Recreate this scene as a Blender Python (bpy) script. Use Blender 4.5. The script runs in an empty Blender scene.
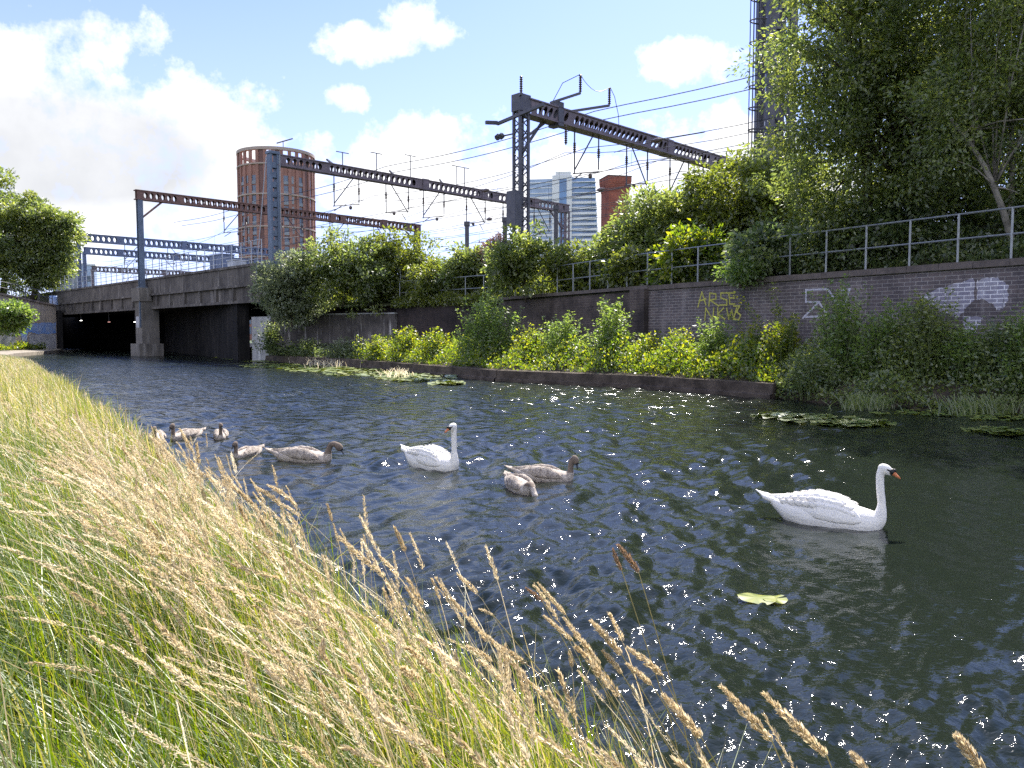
import bpy, math, random
import numpy as np
from mathutils import Vector, Matrix
random.seed(7); RNG = np.random.default_rng(11)
C = bpy.context.scene.collection
SC = bpy.context.scene
R = math.radians

# ------------------------------------------------------------------ camera, sky, sun, exposure
CAMZ, F, HOR = 1.7, 780.0, 335.0
PITCH = math.atan((384 - HOR) / F)
cd = bpy.data.cameras.new('camera'); cam = bpy.data.objects.new('camera', cd); C.objects.link(cam)
cam.location = (0, 0, CAMZ); cam.rotation_euler = (R(90) - PITCH, 0, 0)
cd.sensor_width = 36; cd.lens = F / 1024 * 36; cd.clip_start = 0.05; cd.clip_end = 8000
SC.camera = cam
SUN_EL, SUN_AZ = R(49), R(19)            # azimuth from +Y towards +X
SC.view_settings.view_transform = 'Standard'; SC.view_settings.look = 'None'
SC.view_settings.exposure = 1.42; SC.view_settings.gamma = 1
SC.view_settings.use_curve_mapping = False
SC.cycles.use_denoising = False
SC.cycles.max_bounces = 8; SC.cycles.transparent_max_bounces = 8
SC.cycles.caustics_reflective = False; SC.cycles.caustics_refractive = False

def ray(px, py):
    c, s = math.cos(PITCH), math.sin(PITCH)
    a = (px - 512) / F; b = -(py - 384) / F
    return Vector((a, c + b * s, -s + b * c))
def P(px, py, D):
    r = ray(px, py); return Vector((0, 0, CAMZ)) + r * (D / r.y)
def G(px, py, z=0.0):
    r = ray(px, py); return Vector((0, 0, CAMZ)) + r * ((z - CAMZ) / r.z)

class NT:
    def __init__(s, tree): s.t = tree; s.t.nodes.clear()
    def n(s, typ, **kw):
        nd = s.t.nodes.new(typ)
        for k, v in kw.items():
            if k.startswith('i_'):
                nd.inputs[k[2:].replace('_', ' ')].default_value = v
            else: setattr(nd, k, v)
        return nd
    def l(s, a, b): s.t.links.new(a, b)
    def math(s, op, a, b=None, c=None, clamp=False):
        nd = s.t.nodes.new('ShaderNodeMath'); nd.operation = op; nd.use_clamp = clamp
        for i, v in enumerate((a, b, c)):
            if v is None: continue
            if isinstance(v, (int, float)): nd.inputs[i].default_value = v
            else: s.t.links.new(v, nd.inputs[i])
        return nd.outputs[0]
    def mix(s, fac, a, b):
        nd = s.t.nodes.new('ShaderNodeMix'); nd.data_type = 'RGBA'
        for i, v in ((0, fac), (6, a), (7, b)):
            if isinstance(v, (int, float)): nd.inputs[i].default_value = v
            elif isinstance(v, tuple): nd.inputs[i].default_value = v if len(v) == 4 else (*v, 1)
            else: s.t.links.new(v, nd.inputs[i])
        return nd.outputs[2]
    def ramp(s, fac, stops):
        nd = s.t.nodes.new('ShaderNodeValToRGB'); e = nd.color_ramp.elements
        while len(e) < len(stops): e.new(0.5)
        for el, (p, c) in zip(e, stops):
            el.position = p; el.color = (c, c, c, 1) if isinstance(c, (int, float)) else (*c, 1)
        s.t.links.new(fac, nd.inputs[0]); return nd.outputs[0]

world = bpy.data.worlds.new('World'); SC.world = world; world.use_nodes = True
w = NT(world.node_tree)
sky = w.n('ShaderNodeTexSky', sky_type='NISHITA', sun_disc=False, sun_elevation=SUN_EL, sun_rotation=SUN_AZ,
          altitude=50, air_density=1.0, dust_density=0.6, ozone_density=1.6)
tc = w.n('ShaderNodeTexCoord')
nz = w.n('ShaderNodeTexNoise', i_Scale=9.0, i_Detail=12.0, i_Roughness=0.62); w.l(tc.outputs['Generated'], nz.inputs['Vector'])
nz2 = w.n('ShaderNodeTexNoise', i_Scale=2.6, i_Detail=6.0, i_Roughness=0.55); w.l(tc.outputs['Generated'], nz2.inputs['Vector'])
nz3 = w.n('ShaderNodeTexNoise', i_Scale=26.0, i_Detail=8.0, i_Roughness=0.65); w.l(tc.outputs['Generated'], nz3.inputs['Vector'])
sep = w.n('ShaderNodeSeparateXYZ'); w.l(tc.outputs['Generated'], sep.inputs[0])
AZ = w.math('ARCTAN2', sep.outputs[0], sep.outputs[1]); EL = w.math('ARCSINE', sep.outputs[2])
def azel(px, py):
    r = ray(px, py).normalized(); return math.atan2(r.x, r.y), math.asin(r.z)
CLOUDS = [(-20, 95, 190, 100), (90, 40, 95, 42), (180, 120, 140, 62), (60, 190, 260, 75), (260, 150, 75, 50), (372, 46, 62, 24), (346, 101, 27, 19),
          (415, 32, 46, 30), (440, 170, 110, 62), (330, 170, 90, 50), (690, 60, 66, 25), (560, 200, 160, 45), (700, 185, 110, 68), (820, 215, 160, 60), (-330, 60, 260, 120)]
val = None
for px, py, rx, ry in CLOUDS:
    a, e = azel(px, py); wa = abs(azel(px + rx, py)[0] - a); he = abs(azel(px, py - ry)[1] - e)
    dx = w.math('MULTIPLY', w.math('SUBTRACT', AZ, a), 1 / wa); dy = w.math('MULTIPLY', w.math('SUBTRACT', EL, e), 1 / he)
    v = w.math('SUBTRACT', 1.0, w.math('ADD', w.math('MULTIPLY', dx, dx), w.math('MULTIPLY', dy, dy)))
    v = w.math('MAXIMUM', v, -1.0)
    val = v if val is None else w.math('MAXIMUM', val, v)
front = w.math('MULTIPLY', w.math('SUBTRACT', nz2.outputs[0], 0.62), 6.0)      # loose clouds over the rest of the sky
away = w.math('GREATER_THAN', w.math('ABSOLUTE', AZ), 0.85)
front = w.math('ADD', front, w.math('MULTIPLY', w.math('SUBTRACT', w.math('ABSOLUTE', AZ), 1.1), 1.1, clamp=True))     # extra unseen cloud added behind the camera to fill the shadows
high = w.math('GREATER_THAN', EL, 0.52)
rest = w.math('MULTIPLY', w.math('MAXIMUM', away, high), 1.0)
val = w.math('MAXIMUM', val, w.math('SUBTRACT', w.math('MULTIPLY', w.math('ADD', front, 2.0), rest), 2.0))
dens = w.math('ADD', val, w.math('MULTIPLY', w.math('SUBTRACT', w.math('ADD', w.math('MULTIPLY', nz.outputs[0], 0.75), w.math('MULTIPLY', nz3.outputs[0], 0.25)), 0.5), 7.5))
cov = w.ramp(dens, [(0.0, 0.0), (0.3, 0.35), (0.95, 1.0)])
ga, ge = azel(60, 150)
gx = w.math('MULTIPLY', w.math('SUBTRACT', AZ, ga), 1 / 0.22); gy = w.math('MULTIPLY', w.math('SUBTRACT', EL, ge), 1 / 0.085)
grey = w.math('SUBTRACT', 1.0, w.math('ADD', w.math('MULTIPLY', gx, gx), w.math('MULTIPLY', gy, gy)), clamp=True)
grey = w.math('MULTIPLY', w.math('MULTIPLY', grey, 1.5, clamp=True), w.math('MULTIPLY', w.math('SUBTRACT', nz2.outputs[0], 0.05), 1.5, clamp=True), clamp=True)
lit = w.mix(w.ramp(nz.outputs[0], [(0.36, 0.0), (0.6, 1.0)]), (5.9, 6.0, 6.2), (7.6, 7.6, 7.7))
lit = w.mix(rest, lit, (10.0, 10.1, 10.4))  # clouds out of view are made brighter as added fill light
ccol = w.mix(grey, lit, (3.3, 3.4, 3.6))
veil = w.math('MULTIPLY', w.math('SUBTRACT', 1.0, w.math('MULTIPLY', EL, 1.9)), 0.56, clamp=True)
tn = w.n('ShaderNodeMix', data_type='RGBA', blend_type='MULTIPLY'); tn.inputs[0].default_value = 1.0; w.l(sky.outputs[0], tn.inputs[6]); tn.inputs[7].default_value = (0.66, 0.755, 1.22, 1)
skyc = w.mix(veil, tn.outputs[2], (5.7, 5.95, 8.2))          # thin milky veil
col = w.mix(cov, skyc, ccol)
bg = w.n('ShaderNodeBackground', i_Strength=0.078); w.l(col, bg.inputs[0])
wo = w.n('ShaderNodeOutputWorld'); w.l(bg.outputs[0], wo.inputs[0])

sd = bpy.data.lights.new('sun', 'SUN'); sd.energy = 4.7; sd.angle = R(0.5); sd.color = (1, 0.95, 0.86)
sun = bpy.data.objects.new('sun', sd); C.objects.link(sun)
sdir = Vector((math.sin(SUN_AZ) * math.cos(SUN_EL), math.cos(SUN_AZ) * math.cos(SUN_EL), math.sin(SUN_EL)))
sun.rotation_euler = (-sdir).to_track_quat('-Z', 'Y').to_euler(); sun.location = (20, 60, 60)

# ------------------------------------------------------------------ helpers
class MB:
    def __init__(s): s.v = []; s.f = []
    def quadlist(s, vs, fs):
        o = len(s.v); s.v += [Vector(v) for v in vs]; s.f += [tuple(i + o for i in f) for f in fs]; return s
    def box(s, x0, x1, y0, y1, z0, z1):
        return s.quadlist([(x0,y0,z0),(x1,y0,z0),(x1,y1,z0),(x0,y1,z0),(x0,y0,z1),(x1,y0,z1),(x1,y1,z1),(x0,y1,z1)],
            [(0,3,2,1),(4,5,6,7),(0,1,5,4),(1,2,6,5),(2,3,7,6),(3,0,4,7)])
    def bar(s, a, b, w, h=None):
        a, b = Vector(a), Vector(b); h = h or w; d = (b - a).normalized()
        u = Vector((0,0,1)) if abs(d.z) < 0.95 else Vector((1,0,0))
        sx = d.cross(u).normalized() * w / 2; sy = sx.cross(d).normalized() * h / 2
        return s.quadlist([a-sx-sy,a+sx-sy,a+sx+sy,a-sx+sy,b-sx-sy,b+sx-sy,b+sx+sy,b-sx+sy],
            [(0,3,2,1),(4,5,6,7),(0,1,5,4),(1,2,6,5),(2,3,7,6),(3,0,4,7)])
    def tube(s, pts, rad, n=6, cap=True, squash=None):
        pts = [Vector(p) for p in pts]; o = len(s.v)
        if isinstance(rad, (int, float)): rad = [rad] * len(pts)
        nrm = None
        for i, p in enumerate(pts):
            d = (pts[min(i+1, len(pts)-1)] - pts[max(i-1, 0)]).normalized()
            if nrm is None:
                u = Vector((0,0,1)) if abs(d.z) < 0.9 else Vector((0,1,0))
                nrm = d.cross(u).normalized()
            else: nrm = (nrm - d * nrm.dot(d)).normalized()
            b = d.cross(nrm)
            for k in range(n):
                t = 2 * math.pi * k / n; s.v.append(p + nrm * math.cos(t) * rad[i] + b * math.sin(t) * rad[i])
        for i in range(len(pts) - 1):
            for k in range(n):
                s.f.append((o+i*n+k, o+i*n+(k+1) % n, o+(i+1)*n+(k+1) % n, o+(i+1)*n+k))
        if cap:
            s.f.append(tuple(o + k for k in range(n))[::-1]); s.f.append(tuple(o + (len(pts)-1)*n + k for k in range(n)))
        return s
    def rings(s, cx, cy, prof, n=24, a0=0.0, a1=2*math.pi, closed=True):
        o = len(s.v); m = n if closed else n + 1
        for r, z in prof:
            for k in range(m):
                t = a0 + (a1 - a0) * k / n; s.v.append(Vector((cx + r * math.cos(t), cy + r * math.sin(t), z)))
        for i in range(len(prof) - 1):
            for k in range(n):
                k2 = (k + 1) % m; s.f.append((o+i*m+k, o+i*m+k2, o+(i+1)*m+k2, o+(i+1)*m+k))
        return s
    def ellipsoid(s, c, r, nu=14, nv=9, rot=None):
        c = Vector(c); o = len(s.v)
        for j in range(nv + 1):
            th = math.pi * j / nv
            for i in range(nu):
                ph = 2 * math.pi * i / nu
                p = Vector((r[0]*math.sin(th)*math.cos(ph), r[1]*math.sin(th)*math.sin(ph), r[2]*math.cos(th)))
                if rot is not None: p = rot @ p
                s.v.append(c + p)
        for j in range(nv):
            for i in range(nu):
                s.f.append((o+j*nu+i, o+(j+1)*nu+i, o+(j+1)*nu+(i+1) % nu, o+j*nu+(i+1) % nu))
        return s

def link(name, me, mat, parent=None, smooth=False):
    o = bpy.data.objects.new(name, me); C.objects.link(o)
    if mat: me.materials.append(mat)
    if parent is not None: o.parent = parent
    if smooth: me.polygons.foreach_set('use_smooth', [True] * len(me.polygons))
    return o
def obj(name, mb, mat, parent=None, smooth=False, world=True):
    """one mesh object; with world=True vertices are in world space and are made local to an unrotated parent"""
    off = Vector(parent.location) if (parent is not None and world) else Vector((0,0,0))
    if parent is not None and world and parent.parent is not None: off = Vector(parent.parent.location)
    me = bpy.data.meshes.new(name); me.from_pydata([tuple(v - off) for v in mb.v], [], mb.f); me.update()
    return link(name, me, mat, parent, smooth)
def npmesh(name, V, Q, mat, parent=None, tint=None, off=None, smooth=False):
    """fast mesh from numpy quads"""
    if off is not None: V = V - np.array(off)
    me = bpy.data.meshes.new(name); V = np.ascontiguousarray(V, dtype=np.float32).reshape(-1, 3); Q = np.ascontiguousarray(Q, dtype=np.int32)
    k = Q.shape[1]
    me.vertices.add(len(V)); me.vertices.foreach_set('co', V.ravel())
    me.loops.add(Q.size); me.loops.foreach_set('vertex_index', Q.ravel())
    me.polygons.add(len(Q)); me.polygons.foreach_set('loop_start', np.arange(0, Q.size, k, dtype=np.int32))
    me.polygons.foreach_set('loop_total', np.full(len(Q), k, dtype=np.int32))
    if tint is not None:
        a = me.attributes.new('tint', 'FLOAT', 'POINT'); a.data.foreach_set('value', np.ascontiguousarray(tint, dtype=np.float32))
    me.update(calc_edges=True)
    return link(name, me, mat, parent, smooth)
def tag(o, label, cat, group=None, kind=None):
    o['label'] = label; o['category'] = cat
    if group: o['group'] = group
    if kind: o['kind'] = kind
    return o
def thing(name, label, cat, loc=(0,0,0), rotz=0.0, group=None):
    o = bpy.data.objects.new(name, None); C.objects.link(o); o.empty_display_size = 0.2
    o.location = loc; o.rotation_euler = (0, 0, rotz); return tag(o, label, cat, group)
def struct(name, mb, mat, smooth=False):
    o = obj(name, mb, mat, None, smooth); o['kind'] = 'structure'; return o
def dup(o, parent=None):
    c = o.copy(); C.objects.link(c)
    if parent is not None: c.parent = parent
    for ch in list(o.children): dup(ch, c)
    return c

# ------------------------------------------------------------------ materials
def newmat(name):
    m = bpy.data.materials.new(name); m.use_nodes = True; t = NT(m.node_tree)
    out = t.n('ShaderNodeOutputMaterial'); return m, t, out
def surf(name, col, rough=0.7, var=0.35, scale=4.0, metal=0.0, bump=0.0, col2=None, spec=0.4):
    m, t, out = newmat(name); b = t.n('ShaderNodeBsdfPrincipled', i_Roughness=rough, i_Metallic=metal)
    b.inputs['Specular IOR Level'].default_value = spec
    tc = t.n('ShaderNodeTexCoord'); nz = t.n('ShaderNodeTexNoise', i_Scale=scale, i_Detail=6.0, i_Roughness=0.62); t.l(tc.outputs['Object'], nz.inputs['Vector'])
    c2 = col2 or tuple(c * (1 - var) for c in col)
    f = t.ramp(nz.outputs[0], [(0.35, 0.0), (0.65, 1.0)]); t.l(t.mix(f, c2, col), b.inputs['Base Color'])
    if bump:
        bp = t.n('ShaderNodeBump', i_Strength=bump, i_Distance=0.02); n3 = t.n('ShaderNodeTexNoise', i_Scale=scale * 6, i_Detail=4.0)
        t.l(tc.outputs['Object'], n3.inputs['Vector']); t.l(n3.outputs[0], bp.inputs['Height']); t.l(bp.outputs[0], b.inputs['Normal'])
    t.l(b.outputs[0], out.inputs[0]); return m
def streaky(name, base, dark, pale, scale=1.0, rough=0.9):
    """weathered concrete: vertical run-off streaks and blotches"""
    m, t, out = newmat(name); b = t.n('ShaderNodeBsdfPrincipled', i_Roughness=rough); b.inputs['Specular IOR Level'].default_value = 0.12
    tc = t.n('ShaderNodeTexCoord'); mp = t.n('ShaderNodeMapping'); mp.inputs['Scale'].default_value = (2.2*scale, 2.2*scale, 0.22*scale)
    t.l(tc.outputs['Object'], mp.inputs[0])
    n1 = t.n('ShaderNodeTexNoise', i_Scale=1.4, i_Detail=7.0, i_Roughness=0.6); t.l(mp.outputs[0], n1.inputs['Vector'])
    n2 = t.n('ShaderNodeTexNoise', i_Scale=0.5*scale, i_Detail=6.0, i_Roughness=0.65); t.l(tc.outputs['Object'], n2.inputs['Vector'])
    c = t.mix(t.ramp(n2.outputs[0], [(0.38, 0.0), (0.62, 1.0)]), dark, base)
    c = t.mix(t.ramp(n1.outputs[0], [(0.56, 0.0), (0.68, 0.85)]), c, pale)
    c = t.mix(t.ramp(n1.outputs[0], [(0.30, 0.8), (0.42, 0.0)]), c, tuple(x * 0.35 for x in dark))
    t.l(c, b.inputs['Base Color'])
    n3 = t.n('ShaderNodeTexNoise', i_Scale=9.0, i_Detail=5.0); t.l(tc.outputs['Object'], n3.inputs['Vector'])
    bp = t.n('ShaderNodeBump', i_Strength=0.4, i_Distance=0.03); t.l(n3.outputs[0], bp.inputs['Height']); t.l(bp.outputs[0], b.inputs['Normal'])
    t.l(b.outputs[0], out.inputs[0]); return m
def brick(name, c1, c2, mortar, w=0.235, h=0.085, msize=0.013, dirt=(0.02, 0.018, 0.02), dirt_amt=0.5, offx=0.0):
    """brickwork laid on the local x / z face of a wall"""
    m, t, out = newmat(name); b = t.n('ShaderNodeBsdfPrincipled', i_Roughness=0.9); b.inputs['Specular IOR Level'].default_value = 0.15
    tc = t.n('ShaderNodeTexCoord'); sp = t.n('ShaderNodeSeparateXYZ'); t.l(tc.outputs['Object'], sp.inputs[0])
    cb = t.n('ShaderNodeCombineXYZ'); t.l(t.math('ADD', sp.outputs[0], sp.outputs[1]), cb.inputs[0]); t.l(sp.outputs[2], cb.inputs[1])
    br = t.n('ShaderNodeTexBrick'); t.l(cb.outputs[0], br.inputs['Vector'])
    for k, v in (('Scale', 1.0), ('Mortar Size', msize), ('Mortar Smooth', 0.1), ('Brick Width', w), ('Row Height', h), ('Bias', 0.0)): br.inputs[k].default_value = v
    br.inputs['Color1'].default_value = (*c1, 1); br.inputs['Color2'].default_value = (*c2, 1); br.inputs['Mortar'].default_value = (*mortar, 1)
    n = t.n('ShaderNodeTexNoise', i_Scale=0.7, i_Detail=8.0, i_Roughness=0.65); t.l(tc.outputs['Object'], n.inputs['Vector'])
    f = t.math('MULTIPLY', t.ramp(n.outputs[0], [(0.42, 0.0), (0.66, 1.0)]), dirt_amt)
    mp = t.n('ShaderNodeMapping'); mp.inputs['Scale'].default_value = (1.3, 1.3, 0.16); t.l(tc.outputs['Object'], mp.inputs[0])
    n2 = t.n('ShaderNodeTexNoise', i_Scale=1.1, i_Detail=7.0, i_Roughness=0.62); t.l(mp.outputs[0], n2.inputs['Vector'])
    cc = t.mix(f, br.outputs[0], dirt)
    cc = t.mix(t.ramp(n2.outputs[0], [(0.30, 0.75), (0.44, 0.0)]), cc, tuple(x*.45 for x in c2))            # damp run-off
    cc = t.mix(t.ramp(n2.outputs[0], [(0.60, 0.0), (0.74, 0.45)]), cc, tuple(min(1, x*1.1) for x in mortar))    # lime bloom
    t.l(cc, b.inputs['Base Color'])
    bp = t.n('ShaderNodeBump', i_Strength=0.5, i_Distance=0.01); bp.invert = True; t.l(br.outputs['Fac'], bp.inputs['Height']); t.l(bp.outputs[0], b.inputs['Normal'])
    t.l(b.outputs[0], out.inputs[0]); return m
def leafmat(name, stops, trans=0.52, tmul=2.9, rough=0.45, gloss=0.06):
    """leaf: colour varies from leaf to leaf; light also passes through the blade"""
    m, t, out = newmat(name); at = t.n('ShaderNodeAttribute', attribute_name='tint')
    c = t.ramp(at.outputs['Fac'], stops)
    d = t.n('ShaderNodeBsdfDiffuse'); t.l(c, d.inputs[0])
    tr = t.n('ShaderNodeBsdfTranslucent'); hs = t.n('ShaderNodeHueSaturation', i_Hue=0.485, i_Saturation=1.12, i_Value=tmul); t.l(c, hs.inputs['Color']); t.l(hs.outputs[0], tr.inputs[0])
    mx = t.n('ShaderNodeMixShader', i_Fac=trans); t.l(d.outputs[0], mx.inputs[1]); t.l(tr.outputs[0], mx.inputs[2])
    g = t.n('ShaderNodeBsdfGlossy', i_Roughness=rough); g.inputs[0].default_value = (1, 1, 1, 1)
    m2 = t.n('ShaderNodeMixShader', i_Fac=gloss); t.l(mx.outputs[0], m2.inputs[1]); t.l(g.outputs[0], m2.inputs[2])
    t.l(m2.outputs[0], out.inputs[0]); return m
def emis(name, col, s):
    m, t, out = newmat(name); e = t.n('ShaderNodeEmission', i_Strength=s); e.inputs[0].default_value = (*col, 1); t.l(e.outputs[0], out.inputs[0]); return m

M = {}
M['leaf_mid'] = leafmat('leaf_mid', [(0.0, (0.046, 0.074, 0.024)), (0.5, (0.108, 0.145, 0.040)), (1.0, (0.19, 0.215, 0.048))])
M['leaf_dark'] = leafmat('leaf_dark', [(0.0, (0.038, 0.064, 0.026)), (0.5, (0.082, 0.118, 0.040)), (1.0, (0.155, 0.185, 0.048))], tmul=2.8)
M['leaf_grey'] = leafmat('leaf_grey', [(0.0, (0.06, 0.08, 0.04)), (0.5, (0.12, 0.15, 0.075)), (1.0, (0.21, 0.24, 0.13))], trans=0.5, tmul=2.2)
M['leaf_lime'] = leafmat('leaf_lime', [(0.0, (0.03, 0.07, 0.012)), (0.5, (0.10, 0.15, 0.02)), (1.0, (0.26, 0.265, 0.035))], trans=0.58, tmul=2.6)
M['leaf_fresh'] = leafmat('leaf_fresh', [(0.0, (0.045, 0.09, 0.018)), (0.5, (0.10, 0.16, 0.034)), (1.0, (0.18, 0.23, 0.06))], trans=0.5)
M['leaf_olive'] = leafmat('leaf_olive', [(0.0, (0.045, 0.065, 0.012)), (0.5, (0.095, 0.125, 0.022)), (1.0, (0.17, 0.19, 0.035))], trans=0.5)
M['blossom'] = leafmat('blossom', [(0.0, (0.14, 0.09, 0.06)), (0.5, (0.26, 0.16, 0.13)), (1.0, (0.36, 0.25, 0.2))], trans=0.3, tmul=1.3)
M['grass'] = leafmat('grass', [(0.0, (0.05, 0.11, 0.010)), (0.35, (0.14, 0.20, 0.02)), (0.6, (0.30, 0.29, 0.06)), (1.0, (0.58, 0.48, 0.25))], trans=0.5, tmul=1.9, gloss=0.05)
M['straw'] = leafmat('straw', [(0.0, (0.37, 0.295, 0.16)), (0.5, (0.57, 0.485, 0.30)), (1.0, (0.80, 0.735, 0.55))], trans=0.45, tmul=1.5, gloss=0.03)
M['bark'] = surf('bark', (0.09, 0.07, 0.05), 0.9, 0.5, 6, bump=0.5)
M['birch'] = surf('birch', (0.34, 0.31, 0.27), 0.8, 0.6, 5, bump=0.3)
M['stem'] = surf('stem', (0.10, 0.13, 0.04), 0.7, 0.4, 5)
M['soil'] = surf('soil', (0.075, 0.075, 0.03), 0.95, 0.5, 3, bump=0.8, col2=(0.04, 0.05, 0.015))
M['mud'] = surf('mud', (0.06, 0.045, 0.03), 0.9, 0.5, 2.5, bump=0.6)
M['ballast'] = surf('ballast', (0.16, 0.14, 0.12), 0.95, 0.4, 8, bump=0.8)
M['paving'] = surf('paving', (0.30, 0.26, 0.21), 0.9, 0.35, 1.6, bump=0.4)
M['field'] = surf('field', (0.06, 0.09, 0.03), 0.95, 0.4, 0.05)
M['galv'] = surf('galv', (0.30, 0.32, 0.34), 0.45, 0.25, 6, metal=0.5)
M['fence_white'] = surf('fence_white', (0.50, 0.53, 0.58), 0.5, 0.3, 3, metal=0.2)
M['steel_blue'] = surf('steel_blue', (0.13, 0.17, 0.24), 0.5, 0.3, 2.5, metal=0.2)
M['steel_far'] = surf('steel_far', (0.15, 0.19, 0.30), 0.5, 0.3, 2.5, metal=0.2)
M['steel_dark'] = surf('steel_dark', (0.10, 0.10, 0.125), 0.5, 0.35, 3, metal=0.2)
M['steel_brown'] = surf('steel_brown', (0.21, 0.12, 0.10), 0.65, 0.4, 3, metal=0.1)
M['steel_plum'] = surf('steel_plum', (0.175, 0.14, 0.165), 0.55, 0.35, 3, metal=0.1)
M['wire'] = surf('wire', (0.05, 0.05, 0.055), 0.5, 0.2, 1, metal=0.4)
M['insulator'] = surf('insulator', (0.10, 0.07, 0.06), 0.3, 0.2, 5)
M['concrete_bridge'] = streaky('concrete_bridge', (0.15, 0.135, 0.125), (0.075, 0.068, 0.066), (0.27, 0.25, 0.235), 1.1)
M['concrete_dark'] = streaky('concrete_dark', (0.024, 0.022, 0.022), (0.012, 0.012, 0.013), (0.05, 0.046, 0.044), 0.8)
M['pier'] = streaky('pier', (0.22, 0.20, 0.18), (0.13, 0.12, 0.11), (0.32, 0.30, 0.28), 0.8)
M['concrete_wall'] = streaky('concrete_wall', (0.13, 0.115, 0.11), (0.06, 0.054, 0.055), (0.50, 0.47, 0.46), 1.3)
M['pale_panel'] = streaky('pale_panel', (0.42, 0.42, 0.42), (0.26, 0.26, 0.27), (0.5, 0.5, 0.5), 0.8)
M['wing'] = streaky('wing', (0.44, 0.38, 0.32), (0.27, 0.23, 0.20), (0.55, 0.52, 0.48), 0.8)
M['ledge'] = surf('ledge', (0.115, 0.092, 0.075), 0.9, 0.6, 2.2, bump=0.9, spec=0.15)
M['coping'] = surf('coping', (0.14, 0.115, 0.105), 0.85, 0.4, 3, bump=0.4)
M['brickwall'] = brick('brickwall', (0.165, 0.135, 0.135), (0.115, 0.10, 0.107), (0.29, 0.265, 0.26), w=0.33, h=0.11, msize=0.011)
M['brickpaint'] = brick('brickpaint', (0.33, 0.32, 0.38), (0.25, 0.24, 0.31), (0.74, 0.73, 0.77), w=0.33, h=0.11, msize=0.013, dirt=(0.15, 0.125, 0.13), dirt_amt=0.5)
M['brickmid'] = brick('brickmid', (0.115, 0.09, 0.082), (0.085, 0.068, 0.064), (0.14, 0.12, 0.11), w=0.33, h=0.11, msize=0.011, dirt_amt=0.8)
M['brickold'] = brick('brickold', (0.060, 0.045, 0.045), (0.04, 0.033, 0.036), (0.06, 0.05, 0.048), w=0.33, h=0.11, msize=0.011, dirt_amt=0.8)
M['brickred'] = brick('brickred', (0.36, 0.12, 0.075), (0.29, 0.09, 0.06), (0.3, 0.17, 0.14), w=0.6, h=0.25, msize=0.02, dirt_amt=0.3)
M['towerbrick'] = surf('towerbrick', (0.34, 0.175, 0.14), 0.85, 0.25, 0.25)
M['towerdark'] = surf('towerdark', (0.19, 0.10, 0.09), 0.7, 0.3, 0.3)
M['towerpale'] = surf('towerpale', (0.42, 0.33, 0.29), 0.8, 0.15, 0.3)
M['window_glass'] = surf('window_glass', (0.10, 0.14, 0.20), 0.12, 0.5, 0.35, spec=0.8)
M['glass_blue'] = surf('glass_blue', (0.10, 0.24, 0.48), 0.12, 0.45, 0.12, spec=0.8)
M['glass_pale'] = surf('glass_pale', (0.32, 0.42, 0.58), 0.15, 0.3, 0.12, spec=0.7)
M['panel_white'] = surf('panel_white', (0.72, 0.73, 0.75), 0.6, 0.12, 0.1)
M['office_grey'] = surf('office_grey', (0.27, 0.29, 0.33), 0.7, 0.3, 0.1)
M['paint_yellow'] = surf('paint_yellow', (0.50, 0.47, 0.09), 0.6, 0.35, 9)
M['paint_white'] = surf('paint_white', (0.52, 0.51, 0.58), 0.7, 0.35, 7)
M['paint_blue'] = surf('paint_blue', (0.10, 0.27, 0.70), 0.6, 0.5, 0.9, col2=(0.42, 0.46, 0.56))
M['paint_pale'] = surf('paint_pale', (0.52, 0.52, 0.56), 0.7, 0.4, 1.2)
M['white_feather'] = surf('white_feather', (0.86, 0.83, 0.78), 0.8, 0.08, 9, bump=0.35)
M['cygnet_down'] = surf('cygnet_down', (0.68, 0.60, 0.53), 0.9, 0.4, 14, bump=1.0, col2=(0.36, 0.305, 0.26))
M['cygnet_wing'] = surf('cygnet_wing', (0.60, 0.52, 0.445), 0.9, 0.45, 16, bump=1.0, col2=(0.25, 0.205, 0.17))
M['cygnet_neck'] = surf('cygnet_neck', (0.20, 0.155, 0.125), 0.9, 0.3, 16, bump=0.4)
M['bill_orange'] = surf('bill_orange', (0.62, 0.20, 0.07), 0.45, 0.2, 12)
M['bill_grey'] = surf('bill_grey', (0.055, 0.06, 0.075), 0.5, 0.2, 12)
M['black_skin'] = surf('black_skin', (0.012, 0.012, 0.014), 0.5, 0.1, 9)
M['lily'] = leafmat('lily', [(0.0, (0.06, 0.10, 0.015)), (0.5, (0.12, 0.17, 0.025)), (1.0, (0.24, 0.26, 0.05))], trans=0.25, tmul=1.4, rough=0.3, gloss=0.22)
M['lily_leaf'] = leafmat('lily_leaf', [(0.0, (0.07, 0.10, 0.012)), (0.5, (0.14, 0.175, 0.018)), (1.0, (0.22, 0.22, 0.025))], trans=0.25, tmul=1.1, gloss=0.03)
M['lamp_on'] = emis('lamp_on', (1.0, 0.97, 0.9), 2.2)
M['lamp_red'] = emis('lamp_red', (1.0, 0.5, 0.45), 0.35)

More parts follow.
